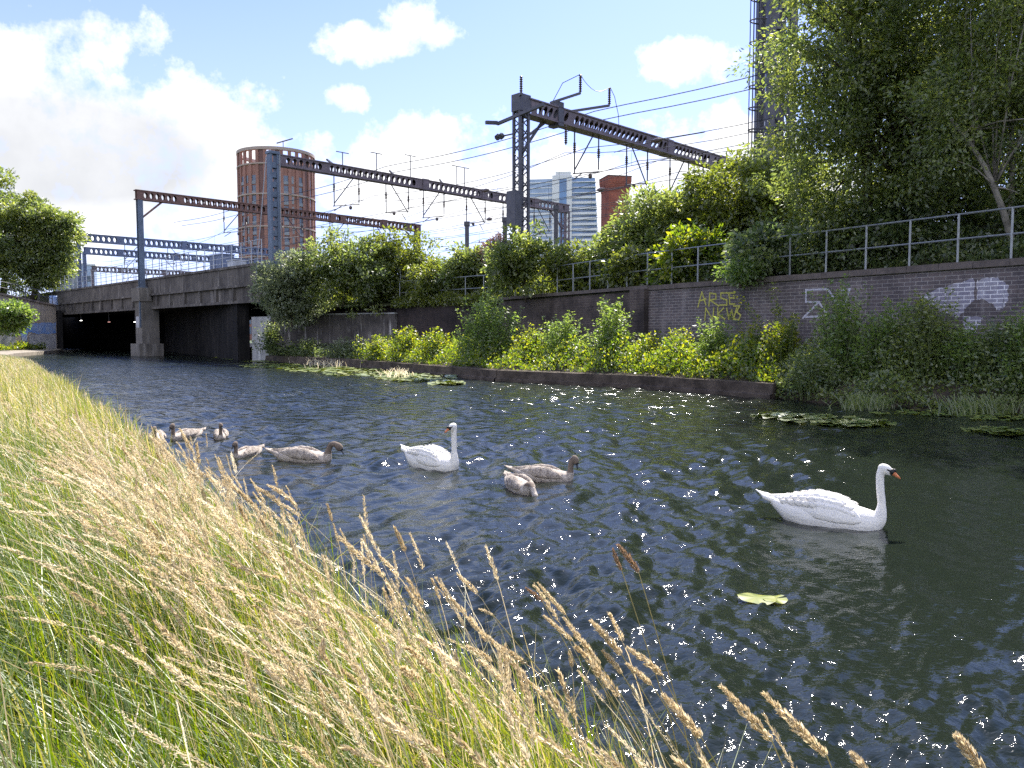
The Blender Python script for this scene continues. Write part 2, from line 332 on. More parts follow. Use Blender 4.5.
# water
m, t, out = newmat('canal_water'); b = t.n('ShaderNodeBsdfPrincipled', i_Roughness=0.04, i_IOR=1.33)
b.inputs['Base Color'].default_value = (0.010, 0.014, 0.010, 1)
tc = t.n('ShaderNodeTexCoord')
def wnoise(sx, sy, rot, scale, det, rough=0.55, dist=0.0):
    mp = t.n('ShaderNodeMapping'); mp.inputs['Rotation'].default_value = (0, 0, rot); mp.inputs['Scale'].default_value = (sx, sy, 1)
    t.l(tc.outputs['Object'], mp.inputs[0]); n = t.n('ShaderNodeTexNoise', i_Scale=scale, i_Detail=det, i_Roughness=rough, i_Distortion=dist)
    t.l(mp.outputs[0], n.inputs['Vector']); return n.outputs[0]
sp_ = t.n('ShaderNodeSeparateXYZ'); t.l(tc.outputs['Object'], sp_.inputs[0])       # the wind ruffles the water more further up the canal
wind = t.math('MULTIPLY', t.math('SUBTRACT', sp_.outputs[1], 7.0), 1/20, clamp=True)
h = t.math('MULTIPLY', t.math('MULTIPLY', wnoise(1, 1.7, R(20), 1.7, 2.0), 0.015), t.math('ADD', t.math('MULTIPLY', wind, 9.0), 1.0))
h = t.math('ADD', h, t.math('MULTIPLY', t.math('MULTIPLY', wnoise(1, 1.8, R(-8), 5.0, 2.0, 0.5, 0.4), 0.006), t.math('ADD', t.math('MULTIPLY', wind, 2.5), 1.0)))
h = t.math('ADD', h, t.math('MULTIPLY', wnoise(1, 1.3, R(50), 46.0, 2.0), 0.0010))
h = t.math('ADD', h, t.math('MULTIPLY', wnoise(1, 1.5, R(35), 21.0, 2.0, 0.6, 0.5), 0.0038))
t.l(t.math('ADD', t.math('MULTIPLY', wind, 0.12), 0.035), b.inputs['Roughness'])
bp = t.n('ShaderNodeBump', i_Strength=1.0, i_Distance=1.0); t.l(h, bp.inputs['Height']); t.l(bp.outputs[0], b.inputs['Normal'])
t.l(b.outputs[0], out.inputs[0]); M['water'] = m

# ------------------------------------------------------------------ setting: ground, water, banks
N2 = Vector((0.835, 0.55, 0)).normalized(); C2 = Vector((-N2.y, N2.x, 0))      # across and along the canal
def UC(u, s, z=0.0): return Vector((N2.x*u + C2.x*s, N2.y*u + C2.y*s, z))
def uof(p): return p.x * N2.x + p.y * N2.y
mb = MB(); mb.quadlist([(-4000,-4000,-1.2),(4000,-4000,-1.2),(4000,4000,-1.2),(-4000,4000,-1.2)], [(0,1,2,3)])
struct('ground', mb, M['field'])
def water_mesh():
    rng = np.random.default_rng(3)
    Y = 1.3*np.exp(np.arange(0, 720)*.0062); a = np.linspace(-1.0, 1.0, 820)
    YY, AA = np.meshgrid(Y, a, indexing='ij'); XX = YY*AA; cell = np.maximum(YY*.0062, YY*2/820)
    Z = np.zeros_like(XX)
    mod = .75 + .3*np.sin(XX*.55 + YY*.31 + 1) * np.sin(YY*.42 - XX*.23) + .25*np.sin(XX*1.3 - YY*.9)
    for i in range(96):
        lam = .075*(1.1/.075)**(rng.random()**1.6); th = R(150) + rng.normal()*.6; k = 2*math.pi/lam; kx, ky = k*math.cos(th), k*math.sin(th)
        amp = .0042*lam**.86*rng.uniform(.5, 1.4); ph = kx*XX + ky*YY + rng.uniform(0, 6.283) + .5*np.sin(XX*rng.uniform(.3, .9) + YY*rng.uniform(.3, .9))
        Z += amp*np.clip((lam/cell - 2.2)/3, 0, 1)*(np.sin(ph) + .25*np.sin(2*ph + 1.57))
    Z *= mod*WAVE
    V = np.stack([XX, YY, Z], -1).reshape(-1, 3); r_, c_ = XX.shape; i = np.arange(r_ - 1)[:, None]*c_ + np.arange(c_ - 1)[None]; i = i.ravel()
    Q = np.stack([i, i+1, i+c_+1, i+c_], 1); n = len(V)
    V = np.concatenate([V, [(-170,-25,-.07),(60,-25,-.07),(60,170,-.07),(-170,170,-.07)]]); Q = np.concatenate([Q, [(n,n+1,n+2,n+3)]])
    o = npmesh('canal_water', V, Q, M['water'], smooth=True); o['kind'] = 'structure'
WAVE = 1.75
water_mesh()

def lerp_tab(tab, x):
    xs = [a for a, _ in tab]; ys = [b for _, b in tab]; return float(np.interp(x, xs, ys))
BANK = [(-600, 1.6), (-12, 1.1), (-4, 0.85), (-1, 0.62), (0.4, 0.42), (1.2, 0.24), (1.65, 0.10), (1.85, -0.1), (2.1, -0.5)]
def bank_z(u, s=0): return lerp_tab(BANK, u) + 0.04 * math.sin(s * 1.7 + u * 2.1) * (1 if abs(u) < 5 else 0)
us = [-600, -120, -30, -12, -7, -4, -3, -2.2, -1.6, -1, -.5, 0, .4, .8, 1.2, 1.45, 1.65, 1.85, 2.1]
ss = [-60, -25] + [i * 0.8 - 10 for i in range(85)] + [62]
mb = MB(); o = 0
for s in ss:
    for u in us:
        mb.v.append(UC(u + 0.10 * math.sin(s * 0.9) + 0.06 * math.sin(s * 2.3 + 1), s, bank_z(u, s)))
nu = len(us)
for i in range(len(ss) - 1):
    for j in range(nu - 1): mb.f.append((i*nu+j, i*nu+j+1, (i+1)*nu+j+1, (i+1)*nu+j))
struct('grass_bank', mb, M['soil'], smooth=True)

# far towpath with its stone edge, and the raised ground behind the wing wall
mb = MB(); pl = [(-33.5, 51.5), (-36.0, 55.5), (-38.6, 60.5), (-41.2, 68.5), (-43.6, 75.0), (-46.2, 80.2), (-50.5, 79), (-56, 68), (-52, 58), (-42, 47.5)]
n = len(pl); mb.quadlist([(x, y, 0.28) for x, y in pl] + [(x, y, -0.8) for x, y in pl], [tuple(range(n))] + [(i, i + n, (i+1) % n + n, (i+1) % n) for i in range(n)])
struct('towpath', mb, M['paving'])
mb = MB(); pl = [(-46.9, 80.2), (-50.1, 68.2), (-120, 60), (-160, 160), (-60, 160), (-60, 94)]
n = len(pl); mb.quadlist([(x, y, 4.55) for x, y in pl] + [(x, y, -0.8) for x, y in pl], [tuple(range(n))[::-1]] + [(i, (i+1) % n, (i+1) % n + n, i + n) for i in range(n)])
struct('raised_ground', mb, M['field'])

# far bank between the ledge and the walls
EDGE = [(24, 2), (17.0, 10.6), (14.2, 13.8), (11.4, 16.6), (9.4, 17.6), (8.1, 18.6), (7.5, 20.0), (7.1, 20.9), (4.2, 25.0), (-0.45, 28.8), (-4.6, 35.4), (-8.7, 42.0), (-13.4, 47.6), (-17.6, 53.0), (-20, 57)]
WALL = [(30, -6.2), (22, 5.9), (17.0, 13.3), (14.4, 17.2), (12.6, 20.0), (11.2, 22.1), (9.6, 24.5), (8.6, 26.0), (5.2, 31.2), (-0.7, 41.2), (-3.7, 43.9), (-6.9, 46.5), (-11.5, 49.0), (-17.2, 52.0), (-19, 57)]
mb = MB(); k = 0
for i, ((ex, ey), (wx, wy)) in enumerate(zip(EDGE, WALL)):
    soft = i < 6
    for f, z in ((-0.06 if soft else 0.0, -0.6), (0.03, 0.10 if soft else 0.34), (0.25, 0.5), (0.6, 0.75), (1.03, 0.8)):
        mb.v.append(Vector((ex + (wx-ex)*f, ey + (wy-ey)*f, z)))
for i in range(len(EDGE) - 1):
    for j in range(4): mb.f.append((i*5+j, (i+1)*5+j, (i+1)*5+j+1, i*5+j+1))
struct('far_bank', mb, M['mud'], smooth=True)
# railway embankment behind the walls, running on as level ground
mb = MB(); prof = ((-0.05, 3.45), (1.0, 3.75), (2.4, 4.6), (4.2, 5.35), (8, 5.42), (60, 5.42), (900, 5.42))
for i, (wx, wy) in enumerate(WALL):
    for d, z in prof: mb.v.append(Vector((wx + N2.x*d, wy + N2.y*d, z if i < 12 else min(z, 5.3))))
q = len(prof)
for i in range(len(WALL) - 1):
    for j in range(q - 1): mb.f.append((i*q+j, (i+1)*q+j, (i+1)*q+j+1, i*q+j+1))
struct('embankment', mb, M['soil'], smooth=True)

# ------------------------------------------------------------------ retaining walls of the far bank
def wall_frame(a, b):
    a, b = Vector((*a, 0)), Vector((*b, 0)); d = b - a
    return a, math.atan2(d.y, d.x), d.length
def wthing(name, label, a, b, cat='wall'):
    o, rz, L = wall_frame(a, b); return thing(name, label, cat, o, rz), L, rz
def sheet(mb, poly, y):      # flat painted shape on a wall face, in the wall's x / z
    k = len(mb.v); mb.v += [Vector((x, y, z)) for x, z in poly]; mb.f.append(tuple(range(k, k + len(poly)))); return mb
def strokes(mb, lines, wd, y):
    for ln in lines:
        for (x0, z0), (x1, z1) in zip(ln, ln[1:]):
            d = Vector((x1-x0, z1-z0)); L = d.length or 1; d /= L; nx, nz_ = -d.y*wd/2, d.x*wd/2; ex, ez = d.x*wd*.4, d.y*wd*.4
            sheet(mb, [(x0-ex-nx, z0-ez-nz_), (x1+ex-nx, z1+ez-nz_), (x1+ex+nx, z1+ez+nz_), (x0-ex+nx, z0-ez+nz_)], y); y -= 0.0005
    return mb
# brick wall: local x runs from the pilaster (far) to the camera's right (near); its face towards the canal is local -y
A, Bp = (22, 5.9), (5.2, 31.2)
bw, L, rz = wthing('brick_wall', 'long dark brick retaining wall with white and yellow graffiti under the railing', Bp, A)
def towall(px, py, o=Bp, e=A):
    """pixel -> (x, z) on the canal face of a wall"""
    r = ray(px, py); ox, oy = o; dx, dy = e[0]-o[0], e[1]-o[1]; L_ = math.hypot(dx, dy); dx /= L_; dy /= L_
    nx, ny = dy, -dx; fx, fy = ox + nx*0.0, oy + ny*0.0
    k = (fx*nx + fy*ny) / (r.x*nx + r.y*ny); p = Vector((0,0,CAMZ)) + r*k
    return ((p.x-ox)*dx + (p.y-oy)*dy, p.z)
wb = MB(); wb.box(0, L, 0, 0.45, -0.5, 3.46); obj('brickwork', wb, M['brickwall'], bw, world=False)
cb = MB(); x = 0.0
while x < L:
    cb.box(x + 0.006, min(x + 0.9, L) - 0.006, -0.06, 0.5, 3.46, 3.64 + random.uniform(-.006, .006)); x += 0.9
obj('coping', cb, M['coping'], bw, world=False)
def T(pts): return [towall(*p) for p in pts]
gl = [[(698,307),(702,292),(706,305)],[(699,301),(706,299)],
      [(709,306),(710,293),(716,294),(716,299),(710,300),(719,306)],
      [(728,293),(721,293),(721,298),(727,300),(727,305),(720,305)],
      [(735,293),(729,293),(730,304),(735,304)],[(730,298),(735,298)],
      [(705,320),(706,308),(713,320),(714,308)],[(718,308),(718,319)],[(724,308),(718,314),(725,319)],
      [(727,308),(729,319),(732,310),(734,319),(737,308)],
      [(734,306),(740,306),(737,312),(741,315),(739,320),(734,319)]]
obj('yellow_graffiti', strokes(MB(), [T(l_) for l_ in gl], 0.055, -0.004), M['paint_yellow'], bw, world=False)
gl = [[(803,318),(819,302),(806,302),(806,290),(828,289)],[(819,302),(828,316),(806,317)],[(828,289),(846,317)],[(842,290),(850,289),(842,312)]]
obj('white_line_graffiti', strokes(MB(), [T(l_) for l_ in gl], 0.06, -0.004), M['paint_white'], bw, world=False)
def rough_poly(pts, amp=0.03):
    out = []
    for (x0, z0), (x1, z1) in zip(pts, pts[1:] + pts[:1]):
        for k in range(6): t_ = k/6; out.append((x0+(x1-x0)*t_+random.uniform(-amp, amp), z0+(z1-z0)*t_+random.uniform(-amp, amp)))
    return out
g2 = MB()
sheet(g2, rough_poly(T([(920,297),(940,288),(958,283),(974,278.5),(975.5,300),(966,308),(958,318),(946,314),(936,308),(928,303)])), -0.004)
sheet(g2, rough_poly(T([(977,300),(977,281),(990,277),(1000,279),(1008,286),(1008,300),(1003,309),(998,310),(991,303),(983,299)])), -0.004)
sheet(g2, rough_poly(T([(962,316),(982,318),(976,334),(966,332)])), -0.004)
obj('pale_painted_patch', g2, M['brickpaint'], bw, world=False)

wl, L, rz = wthing('pilastered_wall', 'plain grimy brick wall running on left of the brick pilaster', (-0.7, 41.2), Bp)
obj('brickwork', MB().box(0, L, 0, 0.45, -0.5, 3.46), M['brickmid'], wl, world=False)
obj('pilaster', MB().box(L-0.55, L+0.35, -0.22, 0.5, -0.5, 3.52), M['brickmid'], wl, world=False)
obj('coping', MB().box(0, L+0.36, -0.07, 0.5, 3.52, 3.66), M['coping'], wl, world=False)
wl, L, rz = wthing('sooty_brick_wall', 'sooty black brick wall below the corner post of the railing', (-6.9, 46.5), (-0.7, 41.2))
obj('brickwork', MB().box(0, L, 0, 0.45, -0.5, 3.46), M['brickold'], wl, world=False)
obj('coping', MB().box(0, L, -0.06, 0.5, 3.46, 3.6), M['coping'], wl, world=False)
wl, L, rz = wthing('concrete_wall', 'stained low concrete wall with a pale end panel beside the bridge mouth', (-17.2, 51.8), (-6.9, 46.2))
obj('concrete', MB().box(1.75, L, 0, 0.6, -0.6, 2.95), M['concrete_wall'], wl, world=False)
obj('pale_panel', MB().box(0, 1.72, -0.05, 0.6, -0.6, 2.9), M['pale_panel'], wl, world=False)
obj('cap', MB().box(1.75, L, -0.05, 0.62, 2.95, 3.03), M['pale_panel'], wl, world=False)
wl, L, rz = wthing('upper_setback_wall', 'dark brick wall set back on top of the stained concrete wall', (-15.2, 52.6), (-6.5, 47.2))
obj('brickwork', MB().box(0, L, 0, 0.45, 2.6, 4.1), M['brickold'], wl, world=False)
obj('coping', MB().box(0, L, -0.05, 0.5, 4.1, 4.2), M['coping'], wl, world=False)

# waterside ledge
mb = MB(); E = EDGE[7:13]
for i, ((x0, y0), (x1, y1)) in enumerate(zip(E, E[1:])):
    a, b_ = Vector((x0, y0, 0)), Vector((x1, y1, 0)); d = (b_-a).normalized(); nn = Vector((-d.y, d.x, 0))
    if nn.dot(N2) > 0: nn = -nn                                  # towards the water
    q0, q1 = a + nn*0.16, b_ + nn*0.16; r0, r1 = a - nn*0.5, b_ - nn*0.5
    up = lambda v, z: Vector((v.x, v.y, z))
    mb.quadlist([up(q0,-.5),up(q1,-.5),up(q1,.40),up(q0,.40),up(r0,.41),up(r1,.41),up(r0,-.5),up(r1,-.5)], [(0,1,2,3),(3,2,5,4),(0,3,4,6),(1,7,5,2)])
    q2, q3 = a + nn*0.26, b_ + nn*0.26
    mb.quadlist([up(q2,-.5),up(q3,-.5),up(q3,.10),up(q2,.10),up(q0,.13),up(q1,.13)], [(0,1,2,3),(3,2,5,4)])
o = obj('canal_ledge', mb, M['ledge']); tag(o, 'low brown stone ledge edging the water below the far plants', 'ledge')

# ------------------------------------------------------------------ railings
def railing(name, label, pts, h, step, rails, r, mat, zs, cat='railing', rail_r=None):
    """posts and rails along a plan polyline; zs = height of the base at each corner"""
    base = Vector((*pts[0], zs[0])); t_ = thing(name, label, cat, base)
    seg = [(Vector((*a, za)), Vector((*b_, zb))) for a, b_, za, zb in zip(pts, pts[1:], zs, zs[1:])]
    for k, f in enumerate(rails):
        mbr = MB(); mbr.tube([s[0] + Vector((0,0,h*f)) for s in seg] + [seg[-1][1] + Vector((0,0,h*f))], rail_r or r, 6)
        obj('top_rail' if f == 1 else 'lower_rail', mbr, mat, t_)
    for a, b_ in seg:
        n_ = max(1, round((b_-a).length / step))
        for i in range(n_ + (1 if b_ is seg[-1][1] else 0)):
            p = a + (b_-a)*(i/n_); obj('post', MB().tube([p - Vector((0,0,.15)), p + Vector((0,0,h + r*.6))], r*1.15, 6), mat, t_)
    return t_
off = N2 * 0.25
railing('metal_railing', 'long galvanised two-rail railing along the top of the brick walls', [(20+off.x, 8.9+off.y), (5.2+off.x, 31.2+off.y), (-0.7+off.x, 41.2+off.y), (-6.7, 46.8)], 1.33, 1.31, (1, .5), 0.027, M['galv'], [3.62, 3.62, 3.58, 3.55])
railing('stepped_railing', 'short galvanised railing dropping away behind the bushes over the setback wall', [(-4.4, 48.6), (-6.75, 47.5), (-14.2, 52.3)], 1.5, 1.5, (1, .5), 0.03, M['galv'], [4.15, 4.15, 4.1])

# ------------------------------------------------------------------ bridge
TR = Vector((-0.70, 0.716, 0)).normalized(); PR = Vector((TR.y, -TR.x, 0))     # along the tracks; across them, away from the canal
PIER = Vector((-29.75, 64.0, 0)); BR = math.atan2(TR.y, TR.x)
br = thing('railway_bridge', 'long low concrete railway bridge over the canal with a dark underside', 'bridge', PIER, BR)
# local x along the face to the left, local y towards the camera; the deck lies behind (negative y)
obj('parapet', MB().box(-19.5, 46, -0.35, 0.0, 5.02, 6.14), M['concrete_bridge'], br, world=False)
mb = MB(); x = -19.5
while x < 46: mb.box(x+.015, x+2.97, -0.42, 0.10, 6.14, 6.30); x += 3
obj('coping', mb, M['concrete_bridge'], br, world=False)
obj('string_course', MB().box(-19.5, 46, -0.3, 0.14, 4.86, 5.02), M['concrete_bridge'], br, world=False)
mb = MB(); mb.box(-19.5, 46, -0.6, -0.12, 3.85, 4.86); mb.box(-19.5, 46, -0.5, 0.02, 3.80, 3.98)
obj('edge_beam', mb, M['concrete_bridge'], br, world=False)
for x in [-18.5 + 2.75*i for i in range(24)]:
    if abs(x) > 1.4: obj('web_stiffener', MB().box(x-.11, x+.11, -0.12, 0.05, 3.98, 4.86), M['concrete_bridge'], br, world=False)
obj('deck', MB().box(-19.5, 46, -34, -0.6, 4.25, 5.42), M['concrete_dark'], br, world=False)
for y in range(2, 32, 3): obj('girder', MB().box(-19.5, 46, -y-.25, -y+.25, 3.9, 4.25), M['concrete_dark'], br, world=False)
pr = obj('pier', MB().box(-0.72, 0.72, -0.6, 0.75, 0.9, 4.5), M['pier'], br, world=False)
obj('plinth', MB().box(-1.0, 1.0, -0.8, 1.1, -0.8, 1.0), M['pier'], pr, world=False)
obj('pier_cap', MB().box(-0.85, 0.85, -0.0, 0.95, 4.42, 5.5), M['pier'], pr, world=False)
obj('drain_pipe', MB().box(-0.62, -0.5, 0.76, 0.86, 2.3, 4.4), M['steel_blue'], pr, world=False)
obj('notice_plate', MB().box(-0.1, 0.52, 0.752, 0.77, 2.3, 3.2), M['paint_pale'], pr, world=False)
iv = Matrix.Rotation(-BR, 3, 'Z')
def tob(p): return iv @ (Vector((p[0], p[1], 0)) - PIER)
def inwall(a, b_, wd, z0, z1, name, mat):
    a, b_ = tob(a), tob(b_); a.z = b_.z = (z0+z1)/2; return obj(name, MB().bar(a, b_, wd, z1-z0), mat, br, world=False)
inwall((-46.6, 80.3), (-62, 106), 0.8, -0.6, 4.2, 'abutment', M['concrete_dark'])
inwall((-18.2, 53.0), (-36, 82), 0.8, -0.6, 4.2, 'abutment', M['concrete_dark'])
inwall((-62, 106), (-33, 84), 0.8, -0.6, 4.2, 'added_back_wall', M['concrete_dark'])  # added across the canal so no daylight shows at the far end
inwall((-17.0, 56.0), (-24, 66.5), 0.3, -0.2, 0.75, 'inner_ledge', M['pier'])
# pale arched panels painted inside the bridge mouth
mb = MB()
a, b_ = Vector((-17.9, 53.6, 0)), Vector((-22.6, 61.2, 0)); d = (b_-a).normalized(); nn = Vector((-d.y, d.x, 0)); nn = nn if nn.dot(N2) < 0 else -nn
def inpt(s, z): p = a + d*s + nn*0.47; q = tob(p); q.z = z; return q
for s in (1.1, 2.6, 4.2, 5.9, 7.4):
    mb.quadlist([inpt(s-.55, 2.3), inpt(s+.55, 2.3), inpt(s+.55, 3.3), inpt(s-.55, 3.3)], [(0,1,2,3)])
    for k in range(6):
        z0, z1 = 2.3-k*.24, 2.3-(k+1)*.24; c0, c1 = .25*math.sin(k*.8), .25*math.sin((k+1)*.8)
        mb.quadlist([inpt(s-.5-c0, z0), inpt(s-.25-c0, z0), inpt(s-.25-c1, z1), inpt(s-.5-c1, z1)], [(0,1,2,3)])
obj('pale_wall_panels', mb, M['paint_pale'], br, world=False)
# lit lamps hanging under the deck
for i, (px, py, mt, lb) in enumerate(((81, 320.5, 'lamp_on', 'small lit white lamp under the bridge, nearest the left abutment'), (109, 322, 'lamp_red', 'small dim reddish lamp under the bridge'), (135, 322, 'lamp_on', 'small lit white lamp under the bridge, just left of the pier'))):
    p = P(px, py, 79 - i*3); lt = thing('hanging_lamp', lb, 'lamp', (p.x, p.y, 4.2))
    obj('rod', MB().bar((p.x, p.y, 4.25), (p.x, p.y, p.z+.05), .04), M['steel_dark'], lt)
    obj('lit_tube', MB().bar(p - TR*.22, p + TR*.2, .1, .06), M[mt], lt)
# fences on the bridge
a = PIER - TR*19.5; b_ = PIER + TR*44
railing('parapet_fence', 'pale open mesh fence standing on the near bridge parapet', [(a.x + PR.x*.2, a.y + PR.y*.2), (b_.x + PR.x*.2, b_.y + PR.y*.2)], 1.5, 1.45, (1, .72, .45, .2), 0.028, M['fence_white'], [6.3, 6.3], 'fence', 0.02)
a = PIER - TR*34 + PR*24; b_ = PIER + TR*60 + PR*24
railing('far_parapet_fence', 'pale open fence along the far side of the bridge behind the tracks', [(a.x, a.y), (b_.x, b_.y)], 2.3, 2.0, (1, .65, .3), 0.035, M['fence_white'], [5.4, 5.4], 'fence')
# equipment cabinets on the deck behind the parapet
for px, py, D, w_, h_, mt, lb in ((222, 262, 62, 2.2, 1.9, 'steel_far', 'blue steel trackside cabinet behind the bridge fence'), (237, 262, 60, 1.1, 1.3, 'fence_white', 'pale trackside cabinet right of the blue cabinet on the bridge')):
    p = P(px, py, D); p.z = 5.42; ct = thing('trackside_cabinet', lb, 'cabinet', p, BR)
    obj('cabinet_body', MB().box(-w_/2, w_/2, -.5, .5, 0, h_+.6), M[mt], ct, world=False)
    obj('cabinet_roof', MB().box(-w_/2-.06, w_/2+.06, -.56, .56, h_+.6, h_+.68), M[mt], ct, world=False)
    for k in (-1, 1): obj('cabinet_door', MB().box(min(0, k*w_/2)+.05, max(0, k*w_/2)-.05, .5, .53, .15, h_+.4), M[mt], ct, world=False)

# wing wall on the left with graffiti, coping, railing
ww, L, rz = wthing('wing_wall', 'stone coloured wing wall with blue and white graffiti left of the bridge', (-49.8, 68.0), (-46.6, 80.0))
WA, WB = (-49.8, 68.0), (-46.6, 80.0)
mb = MB(); zz = [(0, 6.3), (L*.5, 5.55), (L, 4.62)]
mb.quadlist([(0,0,-.3),(L,0,-.3),(L,0,4.62),(0,0,6.3),(0,.5,-.3),(L,.5,-.3),(L,.5,4.62),(0,.5,6.3)], [(0,1,2,3),(4,7,6,5),(3,2,6,7),(1,5,6,2),(0,3,7,4)])
obj('wall_face', mb, M['wing'], ww, world=False)
obj('coping', MB().bar((-.0, .2, 6.38), (L, .2, 4.70), .75, .17), M['coping'], ww, world=False)
def TW(pts): return [towall(x, y, WA, WB) for x, y in pts]
mb = MB(); sheet(mb, rough_poly(TW([(20,325),(30,324),(40,323),(56,323),(56,333),(38,334),(28,332),(27,342),(23,342),(20,331)]), .06), -.005)
obj('blue_graffiti', mb, M['paint_blue'], ww, world=False)
mb = MB(); sheet(mb, rough_poly(TW([(29,334),(38,335),(56,334),(56,351),(30,351)]), .05), -.006); sheet(mb, rough_poly(TW([(-2,328),(15,328),(15,349),(-2,349)]), .05), -.006)
obj('white_graffiti', mb, M['paint_pale'], ww, world=False)
tk = P(53.5, 299, 80.5); bx = thing('blue_box', 'bright blue painted box on the wall end beside the bridge', 'box', (tk.x, tk.y, 4.75), BR)
obj('box_body', MB().rings(0, 0, [(0.0, 0.0), (.36, 0.0), (.38, .06), (.38, .9), (.34, .96), (0, .96)], 16), M['paint_blue'], bx, world=False)
obj('white_mark', MB().box(-.18, .12, .375, .392, .15, .5), M['paint_pale'], bx, world=False)
railing('dark_railing', 'dark railing on the wing wall under the left trees', [(-50.2, 67.9), (-47.0, 80.1)], 1.25, 1.6, (1, .55), .03, M['steel_dark'], [6.45, 4.75])

# ------------------------------------------------------------------ overhead line gantries
def oval_web(mb, L, zb, zt, y, cell=0.42, rx=.17, rz_=.2, skip=(), slant=0.0, x0=0.0):
    """a plate with a row of oval holes, in x / z at depth y"""
    n_ = max(1, int(L / cell)); c = L / n_; zc = (zb+zt)/2; K = 12
    for i in range(n_):
        xa, xb = x0 + i*c, x0 + (i+1)*c; xc = (xa+xb)/2
        if i in skip or i < 1 or i >= n_-1:
            mb.quadlist([(xa,y,zb),(xb,y,zb),(xb,y,zt),(xa,y,zt)], [(0,1,2,3)]); continue
        outer = []; inner = []
        for k in range(K):
            t_ = 2*math.pi*(k+.5)/K; cx, cz = math.cos(t_), math.sin(t_); s_ = 1/max(abs(cx), abs(cz))
            outer.append((xc + cx*s_*c/2, y, zc + cz*s_*(zt-zb)/2)); dz = cz*rz_; inner.append((xc + cx*rx + dz*slant, y, zc + dz))
        # square corners
        o = len(mb.v); mb.v += [Vector(v) for v in outer + inner]
        for k in range(K): mb.f.append((o+k, o+(k+1) % K, o+K+(k+1) % K, o+K+k))
        q0 = len(mb.v); mb.v += [Vector((xb,y,zt)), Vector((xa,y,zt)), Vector((xa,y,zb)), Vector((xb,y,zb))]
        for ci, k in enumerate((1, 4, 7, 10)): mb.f.append((o+k, q0+ci, o+(k+1) % K))
    return mb
def beam(parent, L, zt, h, mat, slant=0.0, depth=0.42, x0=0.0, cell=.46):
    mb = MB(); sk = set(range(7, 300, 17))
    for y in (-depth/2, depth/2): oval_web(mb, L, zt-h+.07, zt-.07, y, cell, cell*.35, h*.31, sk, slant, x0)
    mb.box(x0-.1, x0+L+.1, -depth/2-.06, depth/2+.06, zt-.07, zt); mb.box(x0-.1, x0+L+.1, -depth/2-.06, depth/2+.06, zt-h, zt-h+.07)
    bm_ = obj('beam', mb, mat, parent, world=False)
    for i in range(2, int(L/6)+1): obj('splice_plate', MB().box(x0+i*6-.3, x0+i*6+.3, -depth/2-.04, depth/2+.04, zt-h-.03, zt+.05), mat, bm_, world=False)
    return bm_
def hangers(parent, xs, zb, drop, mat, mirror=True):
    for i, x in enumerate(xs):
        s_ = 1 if i % 2 == 0 else -1; hg = obj('drop_tube', MB().tube([(x-1.0, 0, zb), (x-1.0, 0, zb-drop)], .04, 5), mat, parent, world=False)
        obj('drop_tube', MB().tube([(x+1.0, 0, zb), (x+1.0, 0, zb-drop*.78)], .04, 5), mat, hg, world=False)
        obj('diagonal_strut', MB().tube([(x+s_*.55, 0, zb), (x-s_*.95, 0, zb-drop+.25)], .04, 5), mat, hg, world=False)
        obj('registration_arm', MB().tube([(x-1.1, 0, zb-drop), (x+1.05, 0, zb-drop*.82)], .036, 5), mat, hg, world=False)
        obj('steady_arm', MB().tube([(x-s_*.4, 0, zb-drop*.95), (x-s_*.9, .2, zb-drop-.28)], .03, 5), mat, hg, world=False)
        for xx in (x-1.0, x+1.0): obj('insulator', MB().rings(xx, 0, [(.045 if k % 2 else .095, zb-drop*.3-.055*k) for k in range(9)], 7), M['insulator'], hg, world=False)
        obj('insulator', MB().ellipsoid((x+s_*.3, 0, zb-drop*.93-.1), (.12, .12, .14), 7, 5), M['insulator'], hg, world=False)
def lattice_post(mb, x0, z0, z1, w_=.62, d_=.45, pitch=.55, ch=.14):
    for sx in (-1, 1):
        for sy in (-1, 1): mb.box(x0+sx*w_/2-ch/2, x0+sx*w_/2+ch/2, sy*d_/2-.05, sy*d_/2+.05, z0, z1)
    z = z0; s_ = 1
    while z < z1 - pitch:
        for sy in (-1, 1): mb.bar((x0-s_*w_/2, sy*d_/2, z), (x0+s_*w_/2, sy*d_/2, z+pitch), .03, .06)
        for sx in (-1, 1): mb.bar((x0+sx*w_/2, -s_*d_/2, z), (x0+sx*w_/2, s_*d_/2, z+pitch), .06, .03)
        z += pitch; s_ = -s_
    return mb
GZ = 13.35; PRZ = math.atan2(PR.y, PR.x)
# G1 on the bridge pier: blue post, rusty brown beam
b1 = Vector((-30.05, 63.7, 0))
g1 = thing('catenary_gantry', 'gantry with a blue post on the bridge pier and rusty brown beam', 'gantry', (b1.x, b1.y, 5.5), PRZ, 'overhead line gantries')
mb = MB(); mb.box(-.20, .20, -.23, -.18, 0, GZ-5.5-.7); mb.box(-.20, .20, .18, .23, 0, GZ-5.5-.7); mb.box(-.03, .03, -.18, .18, 0, GZ-5.5-.7); mb.box(-.32, .32, -.32, .32, 0, .08)
obj('post', mb, M['steel_blue'], g1, world=False)
obj('knee_brace', MB().bar((.15, 0, GZ-5.5-2.2), (1.8, 0, GZ-5.5-.72), .14), M['steel_brown'], g1, world=False)
beam(g1, 28.6, GZ-5.5, .78, M['steel_brown'], x0=-.25)
mb = MB(); mb.box(28.0-.28, 28.0-.1, -.2, .2, -.1, GZ-5.5-.7); mb.box(28.1, 28.28, -.2, .2, -.1, GZ-5.5-.7); mb.box(27.9, 28.1, -.03, .03, -.1, GZ-5.5-.7)
obj('post', mb, M['steel_plum'], g1, world=False); obj('knee_brace', MB().bar((28, 0, GZ-5.5-2.0), (26.4, 0, GZ-5.5-.75), .12), M['steel_plum'], g1, world=False)
